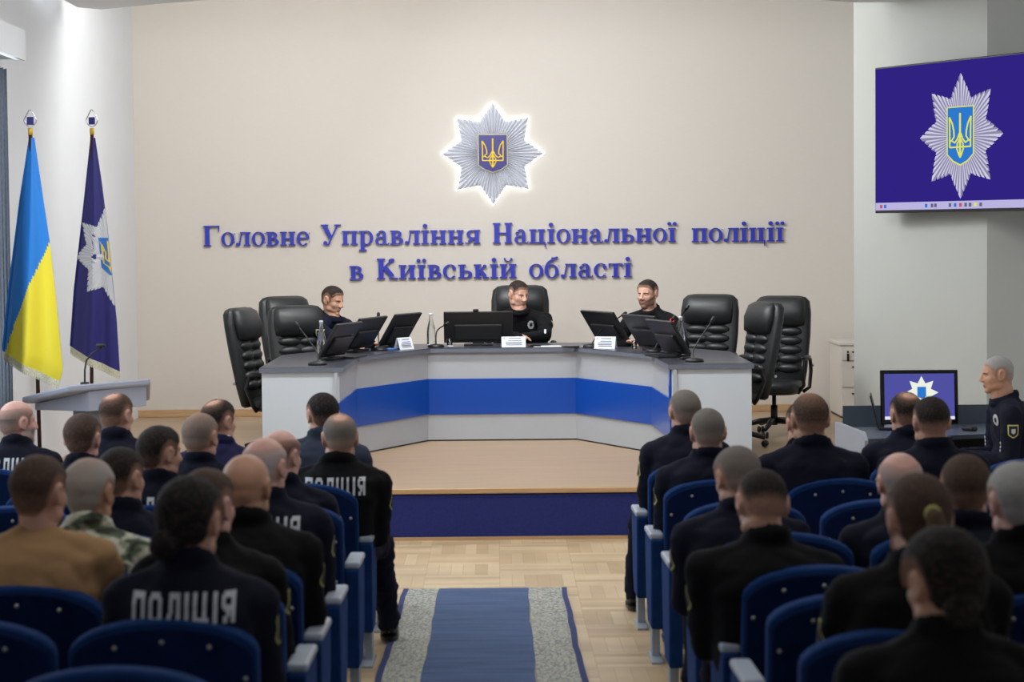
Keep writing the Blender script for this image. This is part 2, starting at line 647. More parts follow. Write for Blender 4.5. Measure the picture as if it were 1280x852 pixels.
# left wall with its window opening (window from y 8.6 to 15.95)
bm = nb()
box(bm, (WL - .1, (15.95 + WB) / 2, 2.3), (.2, WB - 15.95, 5))
box(bm, (WL - .1, 3.8, 2.3), (.2, 9.6, 5))
box(bm, (WL - .1, 12.275, .35), (.2, 7.35, 1.1))
box(bm, (WL - .1, 12.275, 4.05), (.2, 7.35, 1.5))
struct('wall_left', bm, M['wall'])
bm = nb()
for z in (.93, 3.27):
    box(bm, (WL - .15, 12.275, z), (.06, 7.35, .06))
for i in range(5):
    box(bm, (WL - .15, 8.63 + i * 1.823, 2.1), (.06, .06, 2.4))
w = struct('window_1', bm, M['white'])
obj('window_pane', box(nb(), (WL - .16, 12.275, 2.1), (.01, 7.3, 2.36)), M['sky'], w)
bm = nb()
for i in range(70):
    box(bm, (WL + .03, 8.7 + i * .1043, 2.05), (.006, .085, 2.5), Matrix.Rotation(.5, 4, 'Z'))
o = obj('vertical_blind', bm, M['blind'])
o['label'] = 'grey vertical slat blind hanging before the left window'
o['category'] = 'blind'
# box pelmet above the window
t = thing('window_pelmet', 'white box pelmet above the window on the left wall', 'pelmet', (WL, 12, 3.45))
obj('fascia', box(nb(), (.20, .0, 0), (.025, 7.5, .21)), M['wall'], t)
obj('cover', box(nb(), (.10, .0, .097), (.19, 7.5, .016)), M['wall'], t)
obj('end_cap', box(nb(), (.10, 3.74, 0), (.19, .02, .19)), M['wall'], t)
obj('lit_underside', box(nb(), (.165, 0, -.095), (.035, 7.4, .012)), glow('pelmet_lit_edge', (.9, .97, 1), 1.1), t)  # pelmet's lit lower edge put in as a glow, no lamp there
# right hand walls: splayed pier, return, hall wall
P0, P1 = Vector((2.95, 18.5, 0)), Vector((3.72, 16.99, 0))
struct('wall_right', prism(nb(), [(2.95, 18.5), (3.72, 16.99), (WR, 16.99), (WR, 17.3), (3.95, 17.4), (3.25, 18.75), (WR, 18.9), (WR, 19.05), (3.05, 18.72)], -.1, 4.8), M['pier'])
struct('wall_right_hall', box(nb(), (WR + .1, 8.0, 2.3), (.2, 18.0, 5)), M['wall'])
struct('wall_right_niche', box(nb(), (WR + .1, 20.4, 2.3), (.2, 2.8, 5)), M['wall'])
struct('ceiling', box(nb(), ((WL + WR) / 2, 10.5, WZ + .1), (WR - WL + .4, 23, .2)), M['ceil'])
sof = [(-3.31, 12), (-3.31, 17.9), (-3.15, 18.08), (-2.6, 17.65), (-2.1, 17.35), (-1.2, 16.95), (0, 16.8), (1.3, 17.05), (2.3, 17.6), (2.85, 18.0), (3.25, 18.0), (3.25, 12)]
struct('ceiling_soffit', prism(nb(), sof, 3.93, 4.15), M['ceil'])


# ================================================================ emblem: eight pointed star of rays, shield and trident
def star_faces(bm, R, z0, z1, mslot=None, per=9, squash=.66):
    """rays drawn in xy, raised towards +z"""
    N = 8 * per
    out = []
    for i in range(N):
        a = 2 * math.pi * i / N + math.pi / 2
        k = i % per
        f = min(k, per - k) / (per / 2)
        Rt = R * (1 - (1 - squash) * (f ** .8))
        w = R * .040 if k else R * .052
        d = Vector((math.cos(a), math.sin(a), 0))
        s = Vector((-d.y, d.x, 0))
        r0 = R * .12
        rm = Rt * .93
        L0 = bm.verts.new(d * r0 - s * w * .3 + Vector((0, 0, z0)))
        R0 = bm.verts.new(d * r0 + s * w * .3 + Vector((0, 0, z0)))
        Lm = bm.verts.new(d * rm - s * w + Vector((0, 0, z0)))
        Rm = bm.verts.new(d * rm + s * w + Vector((0, 0, z0)))
        T = bm.verts.new(d * Rt + Vector((0, 0, (z0 + z1) / 2)))
        C0 = bm.verts.new(d * r0 + Vector((0, 0, z1)))
        Cm = bm.verts.new(d * rm * .98 + Vector((0, 0, z1)))
        fs = [bm.faces.new(q) for q in ((L0, Lm, Cm, C0), (Lm, T, Cm), (C0, Cm, Rm, R0), (Cm, T, Rm))]
        for j, q in enumerate(fs):
            out.append((q, j < 2))
            q.normal_update()
            if q.normal.z < 0:
                q.normal_flip()
            if mslot:
                q.material_index = mslot[0] if j < 2 else mslot[1]
    return out


def star_outline(R, squash=.66, grow=0.0, per=9):
    pts = []
    for i in range(16):
        a = math.pi / 2 + i * math.pi / 8
        r = (R if i % 2 == 0 else R * squash * 1.0) + grow
        pts.append((math.cos(a) * r, math.sin(a) * r))
    return pts


def shield_poly(w, h, g=0.0):
    W, H = w / 2 + g, h / 2 + g
    return [(-W, H), (-W, -H * .62), (-W * .55, -H * .86), (0, -H), (W * .55, -H * .86), (W, -H * .62), (W, H)]


def trident(bm, h, z, r):
    """strokes of the trident, height h, drawn in xy"""
    def st(pts, rr=1.0, closed=False):
        tube(bm, [(x * h, y * h, z) for x, y in pts], r * rr, n=5, closed=closed)
    for s in (-1, 1):
        st([(s * .34, .40), (s * .33, .1), (s * .33, -.23)])
        st([(s * .34, .40), (s * .25, .27), (s * .20, .12), (s * .19, -.01), (s * .27, -.09), (s * .33, -.11)])
        st([(s * .33, -.23), (s * .17, -.23), (0, -.23)])
        st([(s * .27, -.09), (s * .17, -.14), (s * .08, -.06), (s * .02, .06)])
        st([(0, -.05), (s * .09, -.16), (s * .10, -.27), (s * .04, -.39), (0, -.45)])
    st([(0, .48), (0, .2), (0, -.42)], 1.3)
    return bm


EMB = at(616, 192, WB - .001)
EM = Matrix.Translation(EMB) @ XZ
t = thing('police_star_emblem', 'silver eight pointed star emblem with blue trident shield lit from behind on the wall', 'emblem', EMB)
bm = nb()
prism(bm, star_outline(.503, .70), .006, .022, XZ)
obj('backlight', bm, M['halo'], t)
bm = nb()
star_faces(bm, .49, .03, .078)
for f in bm.faces:
    pass
bmesh.ops.transform(bm, matrix=XZ, verts=bm.verts)
obj('star_rays', bm, M['rays'], t, recalc=False)
obj('star_plate', prism(nb(), star_outline(.478, .70), .022, .036, XZ), M['rays'], t)
sh = obj('shield_border', prism(nb(), shield_poly(.275, .36, .008), .05, .078, XZ), M['shbord'], t)
obj('shield', prism(nb(), shield_poly(.275, .36, -.004), .07, .084, XZ), M['shield'], sh)
bm = trident(nb(), .30, .088, .0066)
bmesh.ops.transform(bm, matrix=XZ, verts=bm.verts)
obj('trident', bm, M['yellow'], sh)

# ================================================================ wall inscription, slab serif letters cut one by one
ST, HL = .19, .065         # stem and hairline widths (cap height = 1)


def gR(x0, y0, x1, y1):
    return [[(x0, y0), (x1, y0), (x1, y1), (x0, y1)]]


def gring(cx, cy, rx, ry, tx, ty, a0=0, a1=360, n=28):
    out = []
    m = max(4, int(n * (a1 - a0) / 360))
    for i in range(m):
        u, v = [(a0 + (a1 - a0) * q / m) * D2R for q in (i, i + 1)]
        out.append([(cx + rx * math.cos(u), cy + ry * math.sin(u)), (cx + rx * math.cos(v), cy + ry * math.sin(v)),
                    (cx + (rx - tx) * math.cos(v), cy + (ry - ty) * math.sin(v)), (cx + (rx - tx) * math.cos(u), cy + (ry - ty) * math.sin(u))])
    return out


def gD(cx, cy, r):
    return [[(cx + r * math.cos(a * math.pi / 8), cy + r * math.sin(a * math.pi / 8)) for a in range(16)]]


def gL(x0, y0, x1, y1, w):
    d = Vector((x1 - x0, y1 - y0))
    n = Vector((-d.y, d.x)).normalized() * w / 2
    return [[(x0 - n.x, y0 - n.y), (x1 - n.x, y1 - n.y), (x1 + n.x, y1 + n.y), (x0 + n.x, y0 + n.y)]]


def stem(x, h, w=ST, s=.07, top=True, bot=True):
    o = gR(x, 0, x + w, h)
    if bot:
        o += gR(x - s, 0, x + w + s, HL)
    if top:
        o += gR(x - s, h - HL, x + w + s, h)
    return o


X = .68
G = {}
G['Г'] = (stem(.08, 1, .22) + gR(.08, 1 - HL, .78, 1) + [[(.72, 1), (.78, 1), (.78, .70), (.74, .70)]], .82)
G['о'] = (gring(.33, X / 2, .32, X / 2 + .012, .155, .05), .66)
G['л'] = (stem(.47, X) + gR(.22, X - HL, .62, X) + gL(.30, X - .02, .20, .12, .065) + gD(.10, .085, .085) + gring(.12, .12, .12, .13, .06, .05, 270, 380), .74)
G['в'] = (stem(.08, X) + gring(.30, X * .755, .24, X * .245, .15, HL * .8, -90, 90) + gR(.2, X - HL * .8, .31, X) + gR(.2, X * .51, .32, X * .51 + HL * .7)
          + gring(.32, X * .275, .30, X * .275, .17, HL * .8, -90, 90) + gR(.2, 0, .33, HL), .63)
G['н'] = (stem(.08, X) + stem(.49, X) + gR(.2, X / 2 - HL / 2, .5, X / 2 + HL / 2), .76)
G['п'] = (stem(.08, X) + stem(.49, X) + gR(.1, X - HL, .6, X), .76)
G['и'] = (stem(.08, X) + stem(.49, X) + gL(.24, .10, .52, X - .10, .06), .76)
G['й'] = (G['и'][0] + gring(.38, X + .25, .17, .14, .05, .05, 195, 345) + gD(.235, X + .25, .05) + gD(.525, X + .25, .05), .76)
G['е'] = (gring(.32, X / 2, .31, X / 2 + .012, .155, .05, 0, 318) + gR(.10, X / 2 - .01, .62, X / 2 + .05), .64)
G['с'] = (gring(.33, X / 2, .32, X / 2 + .012, .16, .05, 48, 318) + gD(.50, X * .73, .085), .63)
G['У'] = (gL(.13, .98, .43, .36, .20) + gL(.77, .98, .38, .14, .075) + gR(-.02, 1 - HL, .34, 1) + gR(.62, 1 - HL, .92, 1)
          + gring(.27, .14, .16, .15, .08, .06, 250, 375) + gD(.19, .10, .10), .90)
G['р'] = ([*gR(.08, -.30, .27, X)] + gR(0, -.30, .36, -.30 + HL) + gR(0, X - HL, .2, X) + gring(.36, X / 2, .31, X / 2 + .012, .155, .05, -150, 150), .70)
G['а'] = (gR(.36, .06, .52, X * .74) + gring(.32, X * .72, .20, X * .28 + .01, .14, .05, 0, 150) + gD(.15, X * .72, .08)
          + gring(.24, X * .27, .22, X * .27 + .01, .14, .05, 60, 300) + gR(.24, X * .5, .40, X * .5 + .05) + gring(.30, .14, .17, .15, .06, .05, 240, 330) + gring(.58, .10, .10, .11, .05, .05, 180, 360), .66)
G['і'] = (stem(.08, X, ST, .08) + gD(.175, .89, .105), .37)
G['ї'] = (stem(.10, X, ST, .08) + gD(.07, .89, .09) + gD(.32, .89, .09), .41)
G['я'] = (stem(.46, X) + gring(.36, X * .70, .28, X * .30, .15, .05, 90, 270) + gR(.34, X - HL * .9, .56, X) + gR(.34, X * .40, .56, X * .40 + HL * .8)
          + gL(.40, X * .42, .17, .10, .13) + gring(.10, .11, .11, .11, .05, .05, 200, 330), .74)
G['Н'] = (stem(.09, 1, .22) + stem(.64, 1, .22) + gR(.2, .5 - HL / 2, .75, .5 + HL / 2), .96)
G['ц'] = (stem(.08, X) + stem(.47, X) + gR(.1, 0, .76, HL) + [[(.70, HL), (.76, HL), (.76, -.20), (.72, -.20)]], .80)
G['ь'] = (stem(.08, X) + gring(.33, X * .29, .30, X * .29, .17, .05, -90, 90) + gR(.2, 0, .34, .055) + gR(.2, X * .58 - .05, .34, X * .58), .64)
G['К'] = (stem(.09, 1, .22) + gL(.27, .50, .62, .86, .075) + gring(.66, .88, .13, .12, .07, .06, 60, 250) + gD(.71, .92, .085) + gL(.38, .56, .70, .12, .21) + gR(.54, 0, .94, HL), .93)
G['к'] = (stem(.08, X) + gL(.24, .35, .46, .58, .06) + gD(.49, .59, .08) + gL(.30, .37, .52, .08, .17) + gR(.40, 0, .68, HL), .68)
G['б'] = (gring(.32, .32, .31, .335, .155, .05) + gring(.42, .40, .42, .52, .11, .11, 95, 185) + gring(.40, 1.06, .22, .16, .07, .10, 240, 345), .66)
G['т'] = (stem(.22, X) + gR(.0, X - HL, .63, X) + [[(0, X), (.06, X), (.045, X - .22), (0, X - .22)]] + [[(.57, X), (.63, X), (.63, X - .22), (.585, X - .22)]], .64)
ORD = ['first', 'second', 'third', 'fourth', 'fifth', 'sixth', 'seventh', 'eighth', 'ninth', 'tenth', 'eleventh', 'twelfth']


WC = []
WN = ['first word of the upper line', 'second word of the upper line', 'third word of the upper line', 'last word of the upper line', 'single-letter word of the lower line', 'middle word of the lower line', 'last word of the lower line']


def word(txt, px0, px1, py, pos):
    a, b = at(px0, py, WB), at(px1, py, WB)
    ch = .198
    nat = sum(G[c][1] for c in txt) + .045 * (len(txt) - 1)
    sx = (b.x - a.x) / nat
    x = a.x
    WC.append(1)
    wi = len(WC) - 1
    for i, c in enumerate(txt):
        polys, adv = G[c]
        bm = nb()
        for j, p in enumerate(polys):
            zf = .040 + j * .00012
            prism(bm, [(u * sx, v * ch) for u, v in p], .018, zf, XZ)
        for q in (.15, .85):         # stand-off pins to the wall
            uu = polys[0][0][0] + .5 * (polys[0][1][0] - polys[0][0][0])
            cyl(bm, (uu * sx, 0, q * ch * .6 + .02), (uu * sx, -.03, q * ch * .6 + .02), .004, n=6)
        o = obj('wall_letter', bm, M['lett'])
        o.location = (x, WB - .001, a.z)
        o['label'] = 'blue wall letter %s, %s letter in the %s' % (c, ORD[i], WN[wi])
        o['category'] = 'letter'
        o['group'] = 'blue letters of the wall inscription'
        x += (adv + .045) * sx


def line_z(px, z):
    p = at(px, 300, WB)
    r = at(px, 301, WB)
    return 300 + (z - p.z) / (r.z - p.z)


for wd, x0, x1 in (('Головне', 255, 387.5), ('Управління', 402, 601), ('Національної', 615.5, 845.5), ('поліції', 864, 980)):
    word(wd, x0, x1, line_z((x0 + x1) / 2, 2.004), wd)
for wd, x0, x1 in (('в', 437, 455), ('Київській', 471, 646), ('області', 661, 790)):
    word(wd, x0, x1, line_z((x0 + x1) / 2, 1.672), wd)

# ================================================================ presidium desk
DT = STAGE + .79            # worktop height
inner = [(-1.15, 16.33), (-1.11, 17.78), (-.58, 18.9), (.65, 18.9), (1.205, 17.72), (1.26, 16.33)]
outer = [(-1.73, 16.33), (-1.73, 18.05), (-.93, 19.63), (1.00, 19.63), (1.86, 18.0), (1.86, 16.33)]
SEGN = ['wing_end_panel']
t = thing('presidium_desk', 'large u-shaped grey conference desk with blue stripe standing on the stage', 'desk', (0.05, 18.0, STAGE))
T0 = Matrix.Translation((-.05, -18.0, -STAGE))


def dloc(bm):
    bmesh.ops.transform(bm, matrix=T0, verts=bm.verts)
    return bm


def quadwall(bm, a, b, z0, z1, th, push=0.0):
    a, b = Vector((*a, 0)), Vector((*b, 0))
    d = (b - a)
    n = Vector((d.y, -d.x, 0)).normalized()         # towards the inside of the U
    c = (a + b) / 2 + n * (push - th / 2)
    ang = math.atan2(d.y, d.x)
    box(bm, (c.x, c.y, (z0 + z1) / 2), (d.length + .034, th, z1 - z0), Matrix.Rotation(ang, 4, 'Z'))
    return bm


ins = [(x, y) for x, y in inner]
for i in range(5):
    a, b = ins[i], ins[i + 1]
    z0, z1, za, zb = STAGE + .012, DT - .038, .586, .886
    nm = 'modesty_panel'
    bm = nb()
    quadwall(bm, a, b, z0, z1, .025, -.02)
    p = obj(nm, dloc(bm), M['plinth'], t)
    bm = nb()
    quadwall(bm, a, b, za, zb, .012, -.008)
    obj('blue_stripe', dloc(bm), M['stripe'], p)
    bm = nb()
    quadwall(bm, a, b, STAGE + .001, STAGE + .014, .03, -.025)
    obj('plinth_gap', dloc(bm), M['darkline'], p)
for xa, xb in ((-1.725, -1.16), (1.27, 1.855)):
    bm = nb()
    box(bm, ((xa + xb) / 2, 16.35, (STAGE + DT - .036) / 2), (xb - xa, .028, DT - .038 - STAGE))
    obj('wing_end_panel', dloc(bm), M['endpan'], t)
bm = nb()
box(bm, (1.262, 16.40, (STAGE + DT) / 2 - .02), (.012, .12, DT - STAGE - .05))
obj('blue_edge_strip', dloc(bm), M['stripe'], t)
for xo, s in ((-1.70, 1), (1.83, -1)):
    bm = nb()
    box(bm, (xo, 17.2, (STAGE + DT) / 2), (.025, .04, DT - STAGE - .04))
    box(bm, (xo, 17.9, (STAGE + DT) / 2), (.04, .04, DT - STAGE - .04))
    obj('support_leg', dloc(bm), M['plinth'], t)
ov = .018
topin = [(-1.15 + ov, 16.33 - ov), (-1.11 + ov, 17.78 - .01), (-.58 + .01, 18.9 - ov), (.65 - .01, 18.9 - ov), (1.205 - ov, 17.72), (1.26 - ov, 16.33 - ov)]
topout = [(-1.74, 16.33 - ov), (-1.74, 18.05), (-.93, 19.64), (1.0, 19.64), (1.87, 18.0), (1.87, 16.33 - ov)]
poly = topin + topout[::-1]
obj('worktop', dloc(prism(nb(), poly, DT - .038, DT - .003)), M['topedge'], t)
sc_ = [(x * .9985, 18 + (y - 18) * .9985) for x, y in poly]
obj('worktop_surface', dloc(prism(nb(), sc_, DT - .004, DT)), M['top'], t)


# ---------------------------------------------------------------- things on the desk
def monitor(a, b, label, hgt=.30, tilt=32, side=1, lift=.0, cam=False, facing=1):
    """thin monitor whose foot runs a -> b on the desk, top leaning towards the inside of the U"""
    a, b = Vector((*a, DT)), Vector((*b, DT))
    d = b - a
    L = d.length
    rz = math.atan2(d.y, d.x)
    t = thing('monitor', label, 'monitor', (a + b) / 2, rz, 'black monitors on the u-shaped desk')
    R = Matrix.Rotation(tilt * D2R * facing, 4, 'X')
    def up(c, s):
        bm = nb()
        box(bm, c, s)
        bmesh.ops.transform(bm, matrix=Matrix.Translation((0, 0, .03)) @ R, verts=bm.verts)
        return bm
    obj('back_shell', up((0, 0, hgt / 2), (L, .022, hgt)), M['blackp'], t, bevel=.005)
    obj('back_bulge', up((0, -.018 * facing, hgt * .36), (L * .7, .03, hgt * .5)), M['blackp'], t, bevel=.01)
    obj('screen', up((0, .013 * facing, hgt / 2), (L * .96, .004, hgt * .92)), M['blackg'], t)
    bm = nb()
    box(bm, (0, .0, .012), (L * .42, .13, .016))
    box(bm, (0, 0, .03), (.10, .03, .04))
    obj('foot', bm, M['blackp'], t, bevel=.004)
    if cam:
        obj('webcam', up((-.02, 0, hgt + .012), (.05, .025, .022)), M['blackp'], t, bevel=.008)
    return t


monitor((-1.37, 17.05), (-1.21, 17.56), 'black monitor nearest the audience on the left wing of the desk, seen edge on')
monitor((-1.26, 18.12), (-1.07, 18.72), 'middle black monitor of the left wing, behind the leaning bottle', .30)
monitor((-1.00, 18.78), (-.80, 19.24), 'black tilted monitor behind the left white name card', .31)
monitor((-.46, 19.22), (.13, 19.22), 'wide black monitor standing straight in front of the seated man in the centre', .28, 18, cam=True)
monitor((.87, 19.40), (1.12, 18.82), 'black tilted monitor behind the right white name card', .31)
monitor((1.17, 18.42), (1.40, 17.86), 'middle black monitor of the right wing, before the bearded man', .31)
monitor((1.31, 17.55), (1.47, 17.02), 'black monitor nearest the audience on the right wing of the desk, seen edge on')


def gooseneck(base, pts, label, red=False, ring=False, br=.07):
    base = Vector((base[0], base[1], DT))
    t = thing('gooseneck_microphone', label, 'microphone', base, 0, 'gooseneck microphones on the desk')
    bm = nb()
    lathe(bm, [(br, 0), (br * 1.02, .01), (br * .9, .022), (br * .35, .03)])
    box(bm, (0, -.02, .028), (.03, .02, .006))
    obj('base', bm, M['blackp'], t, True)
    P = [Vector((0, 0, .02))] + [Vector(p) - base for p in pts]
    Q = []
    for i in range(len(P) - 1):
        p0, p1, p2, p3 = P[max(i - 1, 0)], P[i], P[i + 1], P[min(i + 2, len(P) - 1)]
        for k in range(5):
            u = k / 5
            Q.append(.5 * ((2 * p1) + (p2 - p0) * u + (2 * p0 - 5 * p1 + 4 * p2 - p3) * u * u + (3 * p1 - p0 - 3 * p2 + p3) * u ** 3))
    Q.append(P[-1])
    obj('stem', tube(nb(), Q, .0055, 8), M['blackp'], t, True)
    d = (Q[-1] - Q[-2]).normalized()
    h = obj('microphone_head', cap(nb(), Q[-1], Q[-1] + d * .035, .013, .014), M['blackp'], t, True)
    if red:
        obj('red_light_ring', tube(nb(), [Q[-1] + d * .0 + Vector((math.cos(a * .785) * .0135, 0, math.sin(a * .785) * .0135)) for a in range(8)], .005, 6, True), M['redl'], h)
    return t


def mic(pb, d, tip, dt, label, mid=None, dm=None, **k):
    b = onz(pb[0], pb[1], DT)
    pts = []
    if mid:
        pts.append(at(*mid, dm or (b.y + dt) / 2))
    pts.append(at(*tip, dt))
    gooseneck((b.x, b.y), pts, label, **k)


mic((397, 456), 0, (373, 408), 16.9, 'long gooseneck microphone leaning left at the end of the left wing', (395, 438), 16.8)
mic((474, 438), 0, (473, 397), 18.9, 'upright gooseneck microphone between the two left monitors', (473, 420), 18.9)
mic((545, 434), 0, (556, 406), 19.02, 'curved gooseneck microphone left of the straight central monitor', (546, 414), 19.05)
mic((739, 434), 0, (779, 393), 18.9, 'gooseneck microphone behind the monitor next to the right name card', (752, 412), 19.1)
mic((818, 440), 0, (840, 400), 18.0, 'gooseneck microphone with a lit red ring before the bearded man', (829, 415), 18.0, red=True)
mic((836, 441), 0, (857, 387), 18.1, 'black gooseneck microphone just right of the red lit one', (848, 402), 18.1)
mic((868, 452), 0, (889, 402), 16.95, 'long gooseneck microphone leaning right at the end of the right wing', (868, 435), 16.85)


def bottle(p, h, label, lean=0.0, r=.037):
    p = onz(p[0], p[1], DT)
    t = thing('glass_bottle', label, 'bottle', p, 0, 'clear glass bottles on the desk')
    if lean:
        t.rotation_euler = (0, lean, 0)
    obj('glass_body', lathe(nb(), [(r * .92, .001), (r, .01), (r, h * .45), (r * .9, h * .55), (r * .42, h * .8), (r * .36, h * .93), (r * .40, h * .95)]), M['glass'], t, True)
    obj('cap', lathe(nb(), [(r * .42, h * .945), (r * .42, h), (r * .2, h + .002)]), M['capw'], t, True)


bottle((402, 449), .30, 'clear bottle at the near end of the left wing beside the long microphone')
bottle((539, 433), .285, 'clear empty bottle left of the curved microphone and central monitor')
bottle((851, 443), .30, 'clear bottle at the near end of the right wing')


def tumbler(p, label):
    p = onz(p[0], p[1], DT)
    bm = nb()
    lathe(bm, [(.022, .001), (.026, .07), (.024, .07), (.020, .006)])
    o = obj('drinking_glass', bm, M['glass'], None, True)
    o.location = p
    o['label'] = label
    o['category'] = 'glass'


tumbler((562, 434), 'small clear glass beside the base of the curved microphone')
tumbler((793, 436), 'small clear glass behind the right tilted monitors')


def card(p, w, h, rz, label, lines):
    p = onz(p[0], p[1], DT)
    t = thing('name_card', label, 'name card', p, rz, 'folded white name cards on the desk')
    bm = nb()
    for s in (-1, 1):
        q = [(-w / 2, s * .035, .001), (w / 2, s * .035, .001), (w / 2, s * .004, h), (-w / 2, s * .004, h)]
        vs = [bm.verts.new(v) for v in q] + [bm.verts.new((x, y - s * .002, z)) for x, y, z in q]
        for f in ((0, 1, 2, 3), (4, 7, 6, 5), (0, 4, 5, 1), (1, 5, 6, 2), (2, 6, 7, 3), (3, 7, 4, 0)):
            bm.faces.new([vs[i] for i in f])
    obj('folded_card', bm, M['paperw'], t)
    bm = nb()
    for j, (zz, x0, x1) in enumerate(lines):
        y = -.035 + .031 * zz - .0012
        box(bm, ((x0 + x1) / 2 * w, y, zz * h), ((x1 - x0) * w, .0012, h * .055), Matrix.Rotation(-.28, 4, 'X'))
    obj('printed_text', bm, M['ink'], t)
    bm = nb()
    box(bm, (0.05 * w, -.035 + .031 * .62 - .0012, .62 * h), (w * .55, .0012, h * .06), Matrix.Rotation(-.28, 4, 'X'))
    obj('printed_name', bm, M['inkb'], t)


LN = [(.84, -.42, -.36), (.84, -.2, .3), (.46, -.33, .36), (.34, -.33, .33), (.22, -.3, .36)]
card((642, 433.5), .205, .088, 0, 'white folded name card before the seated man in the centre', LN)
card((505, 436.5), .18, .10, 32 * D2R + .35, 'white folded name card on the left wing of the desk', LN)
card((757, 435.5), .18, .10, -20 * D2R, 'white folded name card on the right wing of the desk', LN)
# papers and small devices
def flat(nm, p, s, rz, m, label, cat, b=.003):
    p = onz(p[0], p[1], DT)
    o = obj(nm, box(nb(), (0, 0, s[2] / 2), s), m, bevel=b)
    o.location = (p.x, p.y, DT + .0005)
    o.rotation_euler = (0, 0, rz)
    o['label'] = label
    o['category'] = cat
    return o


flat('paper_sheet', (684, 433), (.24, .16, .004), .1, M['paperw'], 'white paper lying right of the central name card', 'paper', 0)
flat('tablet', (668, 433), (.10, .14, .01), .1, M['blackg'], 'small dark tablet beside the central white papers', 'tablet')
flat('phone', (713, 434), (.14, .075, .012), .2, M['blackg'], 'black phone lying between the central papers and right card', 'phone')
flat('notepad', (487, 437), (.14, .10, .012), .9, M['inkb'], 'small blue notepad behind the left white name card', 'notepad')
flat('mouse', (563, 434.5), (.05, .09, .02), .2, M['grey'], 'grey mouse near the central monitor foot', 'mouse', .01)
flat('console_box', (857, 449.5), (.07, .06, .02), .2, M['blackp'], 'small control box beside the right wing monitor', 'console')
flat('paper_sheet', (735, 433), (.1, .1, .004), .1, M['paperw'], 'small paper left of the right name card', 'paper', 0)
flat('keyboard', (825, 446), (.14, .34, .015), .25, M['blackp'], 'black keyboard lying between the right wing monitors', 'keyboard')
flat('keyboard', (440, 447), (.14, .34, .015), -.25, M['blackp'], 'black keyboard lying beside the left wing monitors', 'keyboard')


# ================================================================ executive chairs on the stage
def exec_chair(x, y, face, label, top=1.19, w=.52, rec=10):
    """face: direction (dx, dy) the sitter looks"""
    rz = math.atan2(-face[0], face[1])
    t = thing('executive_chair', label, 'chair', (x, y, STAGE), rz, 'black leather executive chairs on the stage')
    sh = top - 1.19
    B = Matrix.Translation((0, -.22, .46 + sh)) @ Matrix.Rotation(rec * D2R, 4, 'X')

    def up(bm):
        bmesh.ops.transform(bm, matrix=B, verts=bm.verts)
        return bm
    bh = .745
    bm = nb()     # padded shell of the backrest with bowed sides
    loft(bm, [((0, 0, -.06), w * .34, .03), ((0, 0, -.04), w * .42, .045), ((0, 0, .10), w * .46, .055), ((0, 0, .40), w * .50, .06),
              ((0, 0, .60), w * .50, .06), ((0, 0, .70), w * .47, .058), ((0, 0, bh - .012), w * .40, .045), ((0, 0, bh), w * .30, .02)], 32, 3.2)
    obj('backrest', up(bm), M['leather'], t, True)
    bm = nb()
    loft(bm, [((0, .06, .47), w * .30, .02), ((0, .06, .49), w * .41, .055), ((0, .065, .60), w * .43, .07), ((0, .05, .70), w * .41, .06), ((0, .04, .735), w * .32, .02)], 28, 2.6)
    obj('head_pad', up(bm), M['leather'], t, True)
    for k in range(5):
        z = .08 + k * .08
        bm = nb()
        for s in (-1, 1):
            ell(bm, (s * w * .17, .050, z + .03), (w * .21, .042, .043), u=16, v=8)
        obj('tufted_roll', up(bm), M['leather'], t, True)
    bm = nb()
    loft(bm, [((0, .06, .37 + sh), w * .40, .20), ((0, .06, .39 + sh), w * .48, .25), ((0, .06, .45 + sh), w * .49, .26), ((0, .06, .48 + sh), w * .45, .23), ((0, .06, .49 + sh), w * .3, .15)], 28, 3)
    obj('seat', bm, M['leather'], t, True)
    for s in (-1, 1):
        xx = s * (w / 2 + .03)
        bm = tube(nb(), [(xx * .8, -.10, .38 + sh), (xx, -.10, .42 + sh), (xx, -.16, .56 + sh), (xx, -.13, .66 + sh), (xx, .0, .68 + sh), (xx, .12, .67 + sh), (xx, .18, .60 + sh), (xx, .12, .45 + sh), (xx * .8, .10, .38 + sh)], .016, 8)
        a = obj('armrest', bm, M['blackp'], t, True)
        obj('arm_pad', ell(nb(), (xx, .02, .685 + sh), (.03, .13, .018)), M['leather'], a, True)
        cyl_ = nb()
        cyl(cyl_, (xx * .93, -.26, .60 + sh), (xx * 1.02, -.26, .60 + sh), .012, n=10)
        obj('bolt', cyl_, M['chrome'], t)
    obj('gas_column', cyl(cyl(nb(), (0, .03, .09), (0, .03, .26), .03), (0, .03, .2), (0, .03, .38 + sh), .018), M['blackp'], t, True)
    for k in range(5):
        a = k * 72 * D2R + .3
        d = Vector((math.cos(a), math.sin(a), 0))
        c = Vector((0, .03, 0))
        bm = tube(nb(), [c + Vector((0, 0, .13)), c + d * .12 + Vector((0, 0, .125)), c + d * .31 + Vector((0, 0, .075))], [.028, .025, .018], 8)
        L = obj('base_leg', bm, M['blackp'], t, True)
        bm = nb()
        s = Vector((-d.y, d.x, 0))
        for q in (-1, 1):
            cyl(bm, c + d * .31 + s * q * .008 + Vector((0, 0, .028)), c + d * .31 + s * q * .026 + Vector((0, 0, .028)), .027, n=14)
        obj('caster', bm, M['blackp'], L, True)
    return t


